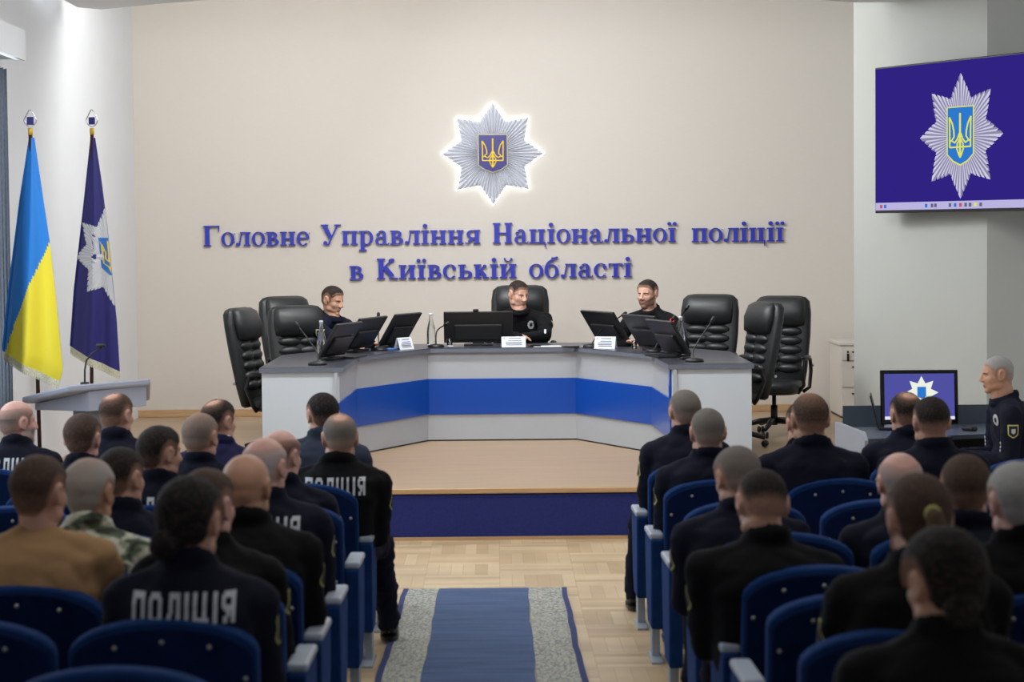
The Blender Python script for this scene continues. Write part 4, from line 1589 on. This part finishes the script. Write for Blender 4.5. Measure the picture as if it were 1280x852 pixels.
def person(label, cat, loc, rz, H, dx=0.0, dy=0.0, yaw=0, pitch=0, roll=0, hair='dark', skin='light', style='short', bald=None,
           cloth='navy', legs='navy', b=1.0, text=None, patch=True, hs=1.0, arms=None, hipy=-.03, seat=.46, fade=.6, thick=.007,
           fine=False, beard=None, brows=False, feet=.38, collar=True, shirt=None, badge=False, textz=None, lean=None, hairc=None, group=None, thick_neck=1.0, legspread=.14, texts=1.0, legx=(None, None)):
    """seated figure, +y is where it faces; H = head top above the floor"""
    t = thing('person', label, cat, loc, rz, group)
    Hc = Vector((dx, dy, H - .122 * hs))
    Hm = Matrix.Translation(Hc) @ Euler((pitch * D2R, roll * D2R, yaw * D2R), 'YXZ').to_matrix().to_4x4() @ Matrix.Scale(hs, 4)
    Hm = Matrix.Translation(Hc) @ Matrix.Rotation(yaw * D2R, 4, 'Z') @ Matrix.Rotation(pitch * D2R, 4, 'X') @ Matrix.Rotation(roll * D2R, 4, 'Y') @ Matrix.Scale(hs, 4)
    c7 = Vector((dx * .75, dy - .035, H - (.122 + (.128 if fine else .110)) * hs))
    hip = Vector((0, hipy, seat + .09))
    if lean is not None:
        c7 = Vector(lean)
    sp = lambda u: hip.lerp(c7, u) + Vector((0, -.035 * math.sin(math.pi * u), 0))
    shz = c7.z - .105
    SHL = Vector((-.178 * b, 0, 0)) + Vector((c7.x, c7.y + .01, shz))
    SHR = Vector((.178 * b, 0, 0)) + Vector((c7.x, c7.y + .01, shz))
    sh = [SHL, SHR]
    # arms: wrist targets
    wr, el = [], []
    Rinv = Matrix.Rotation(-rz, 4, 'Z')
    for i, s in enumerate((-1, 1)):
        if arms and arms[i] is not None:
            w = Rinv @ (Vector(arms[i][0]) - Vector(loc)) if arms[i][1] == 'w' else Vector(arms[i][0])
            pole = Vector(arms[i][2]) if len(arms[i]) > 2 else Vector((s * .8, -.4, -.6))
        else:
            w = Vector((s * .10, hipy + .30, seat + .20))
            pole = Vector((s * .45, -.7, -.5))
        e = ik(sh[i], w, .29, .255, pole)
        if (w - sh[i]).length > .53:
            w = sh[i] + (w - sh[i]).normalized() * .53
        wr.append(w)
        el.append(e)
    hipj = [Vector((s * .09, hipy + .02, seat + .07)) for s in (-1, 1)]
    kn = [Vector((s * legspread, hipy + .45, seat + .055)) for s in (-1, 1)]
    an = [Vector((s * (legspread + .01), hipy + .45 + feet - .38, .09)) for s in (-1, 1)]
    for i in (0, 1):
        if legx[i] is not None:
            kn[i].x = legx[i][0]
            an[i].x = legx[i][1]
            an[i].y = legx[i][2]
            kn[i].y = legx[i][3] if len(legx[i]) > 3 else kn[i].y
    # ---- body
    bm = nb()
    head_shape(bm, Hm, style in ('bun', 'tail'), 1.0 if thick_neck < 1.05 else 1.08)
    nbse = Hm @ Vector((0, -.028, -.05))
    nk = .055 * thick_neck
    cap(bm, nbse, c7 + Vector((0, .015, .0)), nk, nk * 1.08, 14)
    cap(bm, Hm @ Vector((0, .0, -.055)), c7 + Vector((0, .04, -.01)), nk * .85, nk * .9, 14)
    loft(bm, [(hip + Vector((0, 0, -.07)), .14 * b, .10), (sp(.1), .16 * b, .11), (sp(.4), .14 * b, .10), (sp(.7), .150 * b, .10), (sp(.86), .12 * b, .08), (sp(.97), .05, .045)], 24, 2.3)
    for i, s in enumerate((-1, 1)):
        cap(bm, c7 + Vector((s * .03, 0, -.045)), sh[i], .042, .044, 12)
        cap(bm, sh[i], el[i], .044, .038, 12)
        cap(bm, el[i], wr[i], .040, .027, 12)
        cap(bm, hipj[i], kn[i], .075, .055, 12)
        cap(bm, kn[i], an[i], .052, .036, 12)
        ell(bm, an[i] + Vector((0, .06, -.045)), (.04, .115, .035), None, 12, 8)
        fd = (wr[i] - el[i]).normalized()
        pn = Vector((-s * .45, .0, -1)) if not (arms and arms[i] and len(arms[i]) > 3) else Vector(arms[i][3])
        sd = 1 if (fd.cross(pn)).x * -s > 0 else -1
        hand(bm, wr[i] - fd * .005, fd, pn, sd, .45)
    me = bake(bm, .0050 if fine else .0068, 5 if fine else 3, .5)
    # eye sockets pressed in
    Hi = Hm.inverted()
    R3 = Hm.to_3x3()
    vv = me.vertices
    hn = [None] * len(vv)
    for i, v in enumerate(vv):
        if (v.co - Hc).length < .19 * hs:
            l = Hi @ v.co
            hn[i] = l
            if l.y > .04 and abs(l.z) < .04:
                g = sum(math.exp(-(((l.x - s * .031) / .015) ** 2 + ((l.z - .002) / .010) ** 2)) for s in (-1, 1))
                v.co -= R3 @ Vector((0, .0075 * g, 0))
    body = obj('body', me, [SKIN[skin], M['lip']], t, True)
    for p in me.polygons:
        l = Hi @ p.center
        if l.y > .07 and abs(l.x) < .020 and -.070 < l.z < -.053 and fine:
            p.material_index = 1
    if brows:
        for s in (-1, 1):
            e = obj('eye', ell(nb(), Hm @ Vector((s * .031, .0680, .001)), (.0110 * hs,) * 3), M['eye'], t, True)
            obj('iris', ell(nb(), Hm @ Vector((s * .031, .0765, .0)), (.0050 * hs, .0045, .0050 * hs), Hm.to_3x3().normalized().to_4x4()), M['iris'], e, True)
            bm = nb()
            for a, c in zip(((.013, .0860, .016), (.026, .0845, .0205)), ((.026, .0845, .0205), (.045, .0725, .016))):
                cap(bm, Hm @ Vector((s * a[0], a[1], a[2])), Hm @ Vector((s * c[0], c[1], c[2])), .0032, .0026, 6)
            obj('eyebrow', bm, M['brow'], t, True)
            # upper eyelid
            bm = nb()
            cap(bm, Hm @ Vector((s * .020, .0768, .0075)), Hm @ Vector((s * .041, .0725, .0065)), .0040, .0038, 6)
            obj('eyelid', bm, SKIN[skin], t, True)
    # ---- hair
    hair_m = hm(hair, skin)

    def mask(l):
        x, y, z = l
        # hairline: front high, sides above ear, nape low
        if y > .03:
            hl = .058 + (y - .03) * .15
            side = max(0, (abs(x) - .045) / .03)
            hl -= min(.03, side * .03)
        elif y > -.02:
            f = (.03 - y) / .05
            hl = .032 - f * .012
            if abs(x) > .06 and y > .005:
                hl = -.01
        else:
            f = min(1, (-.02 - y) / .05)
            hl = .02 - f * .085
        m = z - hl
        if abs(x) > .0865:
            m = -1
        if abs(x) > .058:
            e_ = math.hypot((y + .013) / .030, (z - .002) / .040)
            m = min(m, (e_ - 1) * .03)
        if bald == 'top':
            r = math.hypot(x / .062, (y + .008) / .088)
            if z > .03:
                m = min(m, (r - 1) * .06)
        elif bald == 'crown':
            r = math.hypot(x / .038, (y + .045) / .040)
            if z > .03:
                m = min(m, (r - .75) * .05)
        elif bald == 'front':
            if y > -.01 and z > .04:
                m = min(m, (-.005 - y) * 1.0 + max(0, abs(x) - .05) * 1.2)
        elif bald == 'full':
            m = min(m, .03 - z) * .8
        return m

    def dens(l, m):
        lo = min(1, max(0, (l[2] + .055) / .085))
        d = (1 - fade) + fade * lo ** 1.3
        d *= min(1, .12 + max(0, m) / .026)
        if bald == 'crown':
            d *= min(1, max(.15, (math.hypot(l[0] / .05, (l[1] + .045) / .05)) * .8))
        if bald == 'thin' and l[2] > .02:
            d *= min(1, .35 + math.hypot(l[0] / .07, (l[1] + .02) / .1) * .5)
        return d

    def shell(nm, maskf, thk, mtl, densf):
        pos = [i for i in range(len(vv)) if hn[i] is not None]
        ms = {}
        for i in pos:
            ms[i] = maskf(Hi @ vv[i].co)
        vm, fl = {}, []
        for p in me.polygons:
            vs = list(p.vertices)
            if all(q in ms and ms[q] > -.0005 for q in vs):
                fl.append(vs)
        co, dn = [], []
        for vs in fl:
            for q in vs:
                if q not in vm:
                    vm[q] = len(co)
                    l = Hi @ vv[q].co
                    k = min(1, max(0, ms[q]) / .012)
                    ridge = 1 + .15 * noise.noise(Vector(l) * 60)
                    th_ = thk(l) if callable(thk) else thk
                    co.append(vv[q].co + vv[q].normal * (.0006 + th_ * k * ridge))
                    dn.append(densf(l, ms[q]))
        if not co:
            return None
        m2 = bpy.data.meshes.new(nm)
        m2.from_pydata([tuple(c) for c in co], [], [[vm[q] for q in vs] for vs in fl])
        a = m2.attributes.new('dens', 'FLOAT', 'POINT')
        a.data.foreach_set('value', dn)
        return obj(nm, m2, mtl, t, True)

    if style != 'none':
        tf = thick
        if style == 'short':
            tf = lambda l: thick * (.35 + .65 * min(1, max(0, (l[2] + .03) / .08))) * (1.35 if l[1] > .03 and l[2] > .05 else 1)
        ho = shell('hair', mask, tf, hair_m, dens)
        if style == 'bun':
            bm = nb()
            bp = Vector((-.03, -.125, -.055))
            rr = Matrix.Rotation(.3, 4, 'X')
            for k in range(9):
                a = k / 9 * 2 * math.pi
                ell(bm, bp + Vector((math.cos(a) * .022, -.003 * k % .01, math.sin(a) * .022)), (.022, .022, .022), None, 10, 8)
            ell(bm, bp, (.032, .026, .034))
            ell(bm, bp + Vector((.02, .03, .02)), (.04, .03, .04))
            bmesh.ops.transform(bm, matrix=Hm, verts=bm.verts)
            mb = bake(bm, .005, 2)
            at_ = mb.attributes.new('dens', 'FLOAT', 'POINT')
            at_.data.foreach_set('value', [1.0] * len(mb.vertices))
            obj('hair_bun', mb, hair_m, t, True)
        if style == 'tail':
            bm = nb()
            P = [Vector(p) for p in ((0, -.112, .035), (.0, -.140, .025), (.004, -.150, -.02), (.006, -.140, -.08), (.0, -.128, -.13))]
            for p, q, ra, rb in zip(P, P[1:], (.018, .026, .030, .026), (.026, .030, .026, .012)):
                cap(bm, p, q, ra, rb, 12)
            bmesh.ops.transform(bm, matrix=Hm, verts=bm.verts)
            mb = bake(bm, .005, 3)
            at_ = mb.attributes.new('dens', 'FLOAT', 'POINT')
            at_.data.foreach_set('value', [1.0] * len(mb.vertices))
            tl = obj('ponytail', mb, hm('lbrown', skin), t, True)
            bm = tube(nb(), [Vector((math.cos(a * .6283) * .019, -.122, .034 + math.sin(a * .6283) * .019)) for a in range(10)], .006, 6, True)
            bmesh.ops.transform(bm, matrix=Hm, verts=bm.verts)
            obj('hair_tie', bm, M['patchy'], tl, True)
    if beard:
        def bmk(l):
            x, y, z = l
            if y < .0 or z > .0:
                return -1
            m = min(-.036 - z + max(0, (abs(x) - .038)) * .9, y - .0, .115 - y)
            if abs(x) < .021 and -.071 < z < -.050:
                m = -1
            return min(m, z + .125)
        shell('beard', bmk, .003, hm(beard, skin), lambda l, m: .15 + .50 * min(1, max(0, m) / .012))
    # ---- jacket
    bm = nb()
    cw = .020
    loft(bm, [(hip + Vector((0, 0, -.055)), .165 * b, .135), (sp(.08), .185 * b, .145), (sp(.35), .176 * b, .135), (sp(.62), .190 * b, .138),
              (sp(.82), .180 * b, .118), (sp(.92), .12 * b, .09), (sp(1.0) + Vector((0, 0, -.005)), .075, .068)], 30, 2.4)
    for i, s in enumerate((-1, 1)):
        cap(bm, c7 + Vector((s * .030, -.005, -.042)), sh[i], .064, .068, 14)
        cap(bm, sh[i], el[i], .070 * (.9 + .1 * b), .058, 14)
        cap(bm, el[i], wr[i], .054, .040, 14)
    if collar:
        cz = c7 + Vector((0, .020, .018 if not fine else .004))
        up = (nbse - c7).normalized()
        ringp = [cz + Vector((math.cos(a * math.pi / 8) * (nk + .017), math.sin(a * math.pi / 8) * (nk + .020) - .004, .004 - .030 * math.sin(a * math.pi / 8))) for a in range(16)]
        for p, q in zip(ringp, ringp[1:] + ringp[:1]):
            cap(bm, p, q, .0125, .0125, 8)
            cap(bm, p - Vector((0, 0, .022)), q - Vector((0, 0, .022)), .014, .014, 8)
    jm = bake(bm, .012 if not fine else .010, 4, .6, disp=.008, dscale=.13)
    jk = obj('jacket' if cloth != 'tan' else 'sweater', jm, CL[cloth], t, True)
    bvh = BVHTree.FromPolygons([v.co for v in jm.vertices], [list(p.vertices) for p in jm.polygons])
    if shirt:
        bm = tube(nb(), [c7 + Vector((math.cos(a * math.pi / 8) * (nk + .004), math.sin(a * math.pi / 8) * (nk + .006) + .012, .036 - .012 * math.sin(a * math.pi / 8))) for a in range(16)], .008, 6, True)
        obj('shirt_collar', bm, M['paperw'], t, True)

    def project(bm, org, dirv, off=.003):
        for v in bm.verts:
            h = bvh.ray_cast(org(v.co), dirv)
            if h[0] is not None:
                v.co = h[0] - dirv * (off + v.co.z)
            else:
                v.co = Vector((0, 0, .6))
    if text:
        bm = nb()
        LT = {'П': ([(0, 0, .22, 1), (.58, 0, .8, 1), (0, .8, .8, 1)], .8),
              'О': ([(0, .18, .22, .82), (.58, .18, .8, .82), (.12, .8, .68, 1), (.12, 0, .68, .2), (.05, .12, .25, .25), (.55, .12, .75, .25), (.05, .75, .25, .88), (.55, .75, .75, .88)], .8),
              'Л': ([(.18, .3, .38, 1), (.08, .1, .30, .35), (0, 0, .2, .2), (.62, 0, .84, 1), (.2, .8, .8, 1)], .84),
              'І': ([(0, 0, .24, 1)], .24),
              'Ц': ([(0, 0, .22, 1), (.56, 0, .78, 1), (0, 0, .8, .2), (.72, -.2, .92, .2)], .92),
              'Я': ([(.54, 0, .76, 1), (.12, .8, .6, 1), (.12, .38, .6, .57), (0, .48, .2, .9), (.26, .2, .48, .42), (.08, 0, .34, .22)], .76)}
        x_ = 0
        hgt_, wid_ = .084 * texts, .0465 * texts
        tot = sum(LT[q][1] for q in text) + .26 * (len(text) - 1)
        for q in text:
            rs, adv = LT[q]
            for a, b_, c, d_ in rs:
                nn = max(1, int((c - a) / .25))
                mm = max(1, int((d_ - b_) / .2))
                gg = [[bm.verts.new(((x_ - tot / 2 + a + (c - a) * u / nn) * wid_, (b_ + (d_ - b_) * w / mm) * hgt_, 0)) for w in range(mm + 1)] for u in range(nn + 1)]
                for u in range(nn):
                    for w in range(mm):
                        bm.faces.new((gg[u][w], gg[u + 1][w], gg[u + 1][w + 1], gg[u][w + 1]))
            x_ += adv + .26
        tz = (c7.z - .142) if textz is None else textz
        project(bm, lambda c: Vector((c7.x * .9 + c.x, c7.y - .6, tz + c.y)), Vector((0, 1, 0)), .004)
        obj('back_lettering', bm, M['letwhite'], jk)
    if patch:
        for i, s in enumerate((-1, 1)):
            mid = sh[i].lerp(el[i], .33)
            for nm, sz, off, mt in (('sleeve_patch', 1.0, .002, M['patchy']), ('patch_field', .82, .0035, M['patchn']), ('patch_star', .38, .005, M['patchw'])):
                bm = nb()
                n = 8
                g = {}
                for a in range(n + 1):
                    for c in range(n + 1):
                        u, w = a / n - .5, c / n - .5
                        ww = .034 * sz * (1 if w > -.2 else 1 - ((-.2 - w) / .3) ** 1.6 * .9)
                        g[a, c] = bm.verts.new((u * 2 * ww, w * .085 * sz, 0))
                for a in range(n):
                    for c in range(n):
                        bm.faces.new((g[a, c], g[a + 1, c], g[a + 1, c + 1], g[a, c + 1]))
                project(bm, lambda co: Vector((mid.x + s * .4, mid.y + co.x, mid.z + co.y)), Vector((-s, 0, 0)), off)
                if nm == 'sleeve_patch':
                    par = obj(nm, bm, mt, jk)
                elif fine or nm == 'patch_field':
                    obj(nm, bm, mt, par)
    if badge:
        bx = Vector((-.10 * 1, 0, c7.z - .14))
        bm = nb()
        n = 14
        vs = [bm.verts.new((math.cos(k * 2 * math.pi / n) * .030, math.sin(k * 2 * math.pi / n) * .038, 0)) for k in range(n)]
        bm.faces.new(vs)
        bmesh.ops.triangulate(bm, faces=bm.faces[:])
        project(bm, lambda co: Vector((bx.x + co.x + c7.x, c7.y + .6, bx.z + co.y)), Vector((0, -1, 0)), .006)
        bd = obj('chest_badge', bm, M['badge'], jk)
        bm = nb()
        vs = [bm.verts.new((math.cos(k * 2 * math.pi / n) * .012, math.sin(k * 2 * math.pi / n) * .016, 0)) for k in range(n)]
        bm.faces.new(vs)
        project(bm, lambda co: Vector((bx.x + co.x + c7.x, c7.y + .6, bx.z + co.y)), Vector((0, -1, 0)), .009)
        obj('badge_centre', bm, M['patchn'], bd)
        bm = nb()
        vs = [bm.verts.new(q) for q in ((-.03, -.008, 0), (.03, -.008, 0), (.03, .008, 0), (-.03, .008, 0))]
        bm.faces.new(vs)
        project(bm, lambda co: Vector((bx.x + .20 + co.x + c7.x, c7.y + .6, bx.z - .02 + co.y)), Vector((0, -1, 0)), .006)
        obj('name_strip', bm, M['badge'], jk)
        for s in (-1, 1):
            for q in range(3):
                mid = sh[0 if s < 0 else 1].lerp(el[0 if s < 0 else 1], .60 + q * .08)
                bm = ell(nb(), (0, 0, 0), (.010, .010, .002), None, 8, 4)
                project(bm, lambda co: Vector((mid.x + co.x, mid.y + .5, mid.z + co.y)), Vector((0, -1, 0)), .003)
                obj('rank_mark', bm, M['patchw'], jk)
    # ---- trousers and shoes
    bm = nb()
    loft(bm, [(hip + Vector((0, 0, -.085)), .15 * b, .125), (hip + Vector((0, 0, -.03)), .17 * b, .13), (hip + Vector((0, 0, .03)), .165 * b, .12)], 24, 2.6)
    for i in (0, 1):
        cap(bm, hipj[i], kn[i], .086, .070, 14)
        cap(bm, kn[i], an[i] + Vector((0, -.01, .0)), .068, .055, 14)
    obj('trousers', bake(bm, .015, 3, .6, disp=.012, dscale=.09), CL[legs], t, True)
    for i in (0, 1):
        f = an[i]
        bm = nb()
        ell(bm, f + Vector((0, .02, -.035)), (.045, .075, .05), None, 16, 10)
        ell(bm, f + Vector((0, .095, -.050)), (.046, .095, .034), None, 16, 10)
        sm = bake(bm, .009, 3)
        for v in sm.vertices:
            v.co.z = max(v.co.z, .016)
        s_ = obj('shoe', sm, M['shoe'], t, True)
        bm = loft(nb(), [(f + Vector((0, .055, -.088)), .047, .140), (f + Vector((0, .055, -.070)), .049, .142)], 24, 2.6)
        obj('sole', bm, M['sole'] if shirt == 'sneak' else M['shoe'], s_)
    return t


def audience(label, hx, hy, side, row, col, hd=.12, **k):
    """hx, hy: where the head top shows in the photograph"""
    rows, cols = (ROWS_B, LCOL) if side == 'L' else (ROWS_R, RCOL)
    d = rows[row] + hd
    P = at(hx, hy, d)
    yy = rows[row] + .20
    bx = P.x * .72 + cols[col] * .28 if 'bx' not in k else k.pop('bx')
    fz = floorz(yy)
    H = P.z - fz
    return person(label, 'person', (bx, yy, fz), 0, H, dx=P.x - bx, dy=d - yy + .03, **k)


# ---- left block
audience('person in navy police jacket, bald with grey beard, front row far left', 21, 501, 'L', 0, 3, yaw=-48, hair='salt', skin='pink', bald='top', text='ПОЛІЦІЯ', beard='grey', thick=.004, textz=None)
audience('person in navy jacket with receding dark hair in the front row behind the lectern', 145, 492, 'L', 0, 2, yaw=-28, hair='brown', skin='light', bald='crown', thick=.005)
audience('person in blue suit with white collar in the front row, thinning dark hair', 273, 500, 'L', 0, 1, yaw=-38, hair='dark', skin='light', bald='crown', cloth='suit', legs='suit', shirt='w', thick=.006, patch=False)
audience('person in slate jacket in the front row aisle seat, dark hair, white-soled shoes', 402, 492, 'L', 0, 0, yaw=22, hair='black', cloth='slate', legs='navy', b=1.08, shirt='sneak', patch=False, fade=.35, legx=(None, (.24, .30, .66)))
audience('person in navy jacket with full brown hair, second row at left', 102, 519, 'L', 1, 2, yaw=-12, hair='brown', skin='pink', fade=.15, thick=.010)
audience('person in navy jacket with grey buzz cut and bald crown in the second row', 250, 517, 'L', 1, 1, yaw=-22, hair='salt', skin='light', bald='thin', thick=.004)
audience('person in black police jacket with a round bald spot, second row at the aisle', 424, 518, 'L', 1, 0, yaw=6, hair='salt', skin='light', bald='crown', thick=.005, b=1.10, cloth='black', text='ПОЛІЦІЯ', thick_neck=1.1, legx=(None, (.20, .24, .62)), textz=None)
audience('person in navy police jacket with dark hair turned right, third row second seat', 199, 534, 'L', 2, 1, yaw=-42, hair='dark', text='ПОЛІЦІЯ', fade=.2, thick=.008)
audience('person in navy jacket with bald forehead and dark grey hair, third row at the aisle', 351, 538, 'L', 2, 0, yaw=-30, hair='dark', skin='pink', bald='top', thick=.005)
audience('person in navy jacket with dark faded hair, fourth row behind the brown-haired one', 150, 561, 'L', 3, 1, yaw=-26, hair='dark', fade=.5, thick_neck=1.1)
audience('person in navy police jacket, bald pink head with white sides, fourth row aisle', 331, 547, 'L', 3, 0, yaw=-24, hair='white', skin='pink', bald='top', text='ПОЛІЦІЯ', thick=.004, b=1.08, textz=None)
audience('person in camouflage shirt with short grey hair', 110, 575, 'L', 4, 1, yaw=-18, hair='grey', skin='tan', cloth='camo', legs='camo', patch=False, fade=.2, bald='thin')
audience('person in black jacket with a completely bald tanned head, fifth row aisle', 307, 568, 'L', 4, 0, yaw=-14, hair='brown', skin='tan', style='none', cloth='black', b=1.12, thick_neck=1.15)
audience('person in tan sweater with short brown hair at the left edge', 47, 571, 'L', 5, 1, yaw=-22, hair='brown', skin='light', cloth='tan', patch=False, collar=False, b=1.08, fade=.3)
audience('person in black jacket partly hidden behind the woman with a hair bun', 258, 588, 'L', 5, 0, yaw=-28, hair='brown', skin='pink', cloth='black', fade=.4)
audience('woman in navy police jacket with dark hair in a low bun', 236, 602, 'L', 6, 0, yaw=-14, pitch=-6, hair='black', skin='light', style='bun', fade=0, thick=.016, text='ПОЛІЦІЯ', b=1.0, textz=None, hs=1.02, texts=1.0)
# ---- right block
audience('person in navy jacket with short greying hair, front row aisle seat right side', 856, 488, 'R', 0, 0, yaw=12, hair='salt', fade=.5, thick=.005, legx=((-.22, -.25, .55), None))
audience('person in black jacket leaning forward, front row second seat right of the aisle', 1003, 503, 'R', 0, 1, yaw=10, hair='dark', cloth='black', arms=[((-.33, .12, .62), 'l'), None])
audience('person in navy jacket with a bald spot, front row before the violet monitor', 1133, 491, 'R', 0, 2, yaw=12, hair='dark', bald='crown', thick=.006)
audience('person in navy jacket with shorn brown-grey hair, second row aisle seat right side', 885, 511, 'R', 1, 0, yaw=2, hair='salt', fade=.4, thick=.004, b=1.08, thick_neck=1.1)
audience('broad person in navy jacket with shiny dark hair, second row second seat right', 1013, 493, 'R', 1, 1, yaw=4, hair='black', fade=.8, skin='tan', b=1.16, thick_neck=1.22, hs=1.06, bald='thin')
audience('broad person in navy jacket with dark flat-top hair and shaved neck, second row', 1165, 497, 'R', 1, 2, yaw=5, hair='dark', fade=.9, b=1.16, thick_neck=1.2, hs=1.03)
audience('person in navy jacket with cropped grey-brown hair bowed left, fourth row aisle right', 922, 560, 'R', 3, 0, yaw=20, pitch=-10, hair='salt', fade=.5, b=1.1)
audience('person in navy jacket, bald pink crown with grey sides, fourth row right block', 1126, 566, 'R', 3, 1, yaw=6, hair='grey', skin='pink', bald='top', thick=.004, fade=.3)
audience('person in black jacket with dark top and pale shaved sides, fifth row aisle right', 953, 589, 'R', 4, 0, yaw=10, pitch=-22, roll=4, hair='dark', fade=.95, cloth='black', b=1.12, thick=.004, skin='light')
audience('person in navy jacket with round brown buzz cut, fifth row right block', 1209, 569, 'R', 4, 1, yaw=-4, hair='brown', skin='tan', fade=.45, thick=.004, b=1.04, thick_neck=1.1)
audience('person in black jacket with thick grey hair at the right edge', 1274, 581, 'R', 5, 1, yaw=8, hair='grey', skin='pink', cloth='black', fade=.1, thick=.010)
audience('bearded person in black jacket with brown hair tied in a ponytail', 1150, 596, 'R', 6, 0, yaw=8, hair='brown', style='tail', cloth='black', fade=0, thick=.010, b=1.05, beard='brown')
audience('woman in black jacket with dark hair gathered in a bun, nearest at right', 1182, 668, 'R', 7, 0, yaw=20, pitch=-8, hair='black', style='bun', cloth='black', fade=0, thick=.018, b=1.04)

# ---- three people behind the presidium desk
def staged(label, hx, hy, d, face, bx, by, **k):
    P = at(hx, hy, d)
    rz = math.atan2(-face[0], face[1])
    loc = Vector((bx, by, STAGE))
    l = Matrix.Rotation(-rz, 4, 'Z') @ (P - loc)
    return person(label, 'person', loc, rz, P.z - STAGE, dx=l.x, dy=l.y, fine=True, brows=True, badge=True, seat=.48, **k)


HZ = DT + .035
staged('person in black police shirt seated in the centre of the desk, hands folded', 648, 351, 19.93, (0, -1), .22, 20.13, yaw=38, pitch=-14,
       hair='dark', cloth='black', b=1.26, fade=.7, hipy=.0, thick_neck=1.12, skin='light', thick=.005,
       arms=[((.20, 19.56, HZ + .015), 'w', (-1, -.1, -.2), (0, .2, -1)), ((.16, 19.60, HZ + .03), 'w', (1, -.1, -.2), (0, .2, -1))])
staged('person in navy police shirt seated at the left wing, looking right', 416, 358, 19.25, (.80, -.60), -1.62, 19.42, yaw=4, pitch=-14,
       hair='dark', cloth='navy', b=1.08, fade=.5, hipy=.0, skin='tan', thick=.007,
       arms=[((-1.17, 18.92, HZ), 'w', (-.9, -.2, -.5), (0, .2, -1)), ((-1.07, 19.02, HZ), 'w', (.9, -.3, -.4), (0, .2, -1))])
staged('bearded person in black police shirt seated at the right wing, speaking', 809, 350, 19.05, (-.55, -.83), 1.50, 19.27, yaw=0, pitch=-4,
       hair='dark', cloth='black', b=1.14, fade=.6, hipy=.0, skin='light', beard='brown', thick=.007,
       arms=[((1.30, 18.72, HZ), 'w', (-.9, -.2, -.5), (0, .2, -1)), ((1.10, 18.85, HZ), 'w', (.9, -.3, -.4), (0, .2, -1))])
# ---- officer at the right, seen in profile
P = at(1248, 445, 14.35)
person('grey-haired officer in navy uniform shirt seated in profile at the right edge, facing left', 'person', (P.x + .10, 14.35, 0), 90 * D2R, P.z, dx=0, dy=.11,
       hair='grey', skin='tan', b=1.1, fade=.65, fine=True, brows=True, badge=True, thick=.003, pitch=-4, hipy=.0, thick_neck=1.15, lean=(0, .05, P.z - .262))
# simple office chair that carries the officer
t = thing('office_chair', 'dark office chair under the grey-haired officer at the right edge', 'chair', (P.x + .10, 14.35, 0), 90 * D2R)
obj('seat', loft(nb(), [((0, .06, .37), .2, .19), ((0, .06, .39), .24, .22), ((0, .06, .45), .24, .22), ((0, .06, .47), .2, .18)], 24, 3), M['leather'], t, True)
obj('backrest', loft(nb(), [((0, -.22, .56), .2, .02), ((0, -.22, .60), .22, .03), ((0, -.25, .9), .2, .03), ((0, -.25, .92), .15, .02)], 24, 3), M['leather'], t, True)
obj('back_bar', tube(nb(), [(0, -.1, .38), (0, -.27, .40), (0, -.28, .60)], .02), M['blackp'], t, True)
obj('gas_column', cyl(nb(), (0, .03, .07), (0, .03, .38), .025), M['blackp'], t, True)
for k in range(5):
    a = k * 72 * D2R
    e = Vector((math.cos(a) * .28, .03 + math.sin(a) * .28, .06))
    L = obj('base_leg', tube(nb(), [(0, .03, .09), e], [.024, .016]), M['blackp'], t, True)
    obj('caster', ell(nb(), e - Vector((0, 0, .032)), (.028, .028, .028)), M['blackp'], L, True)
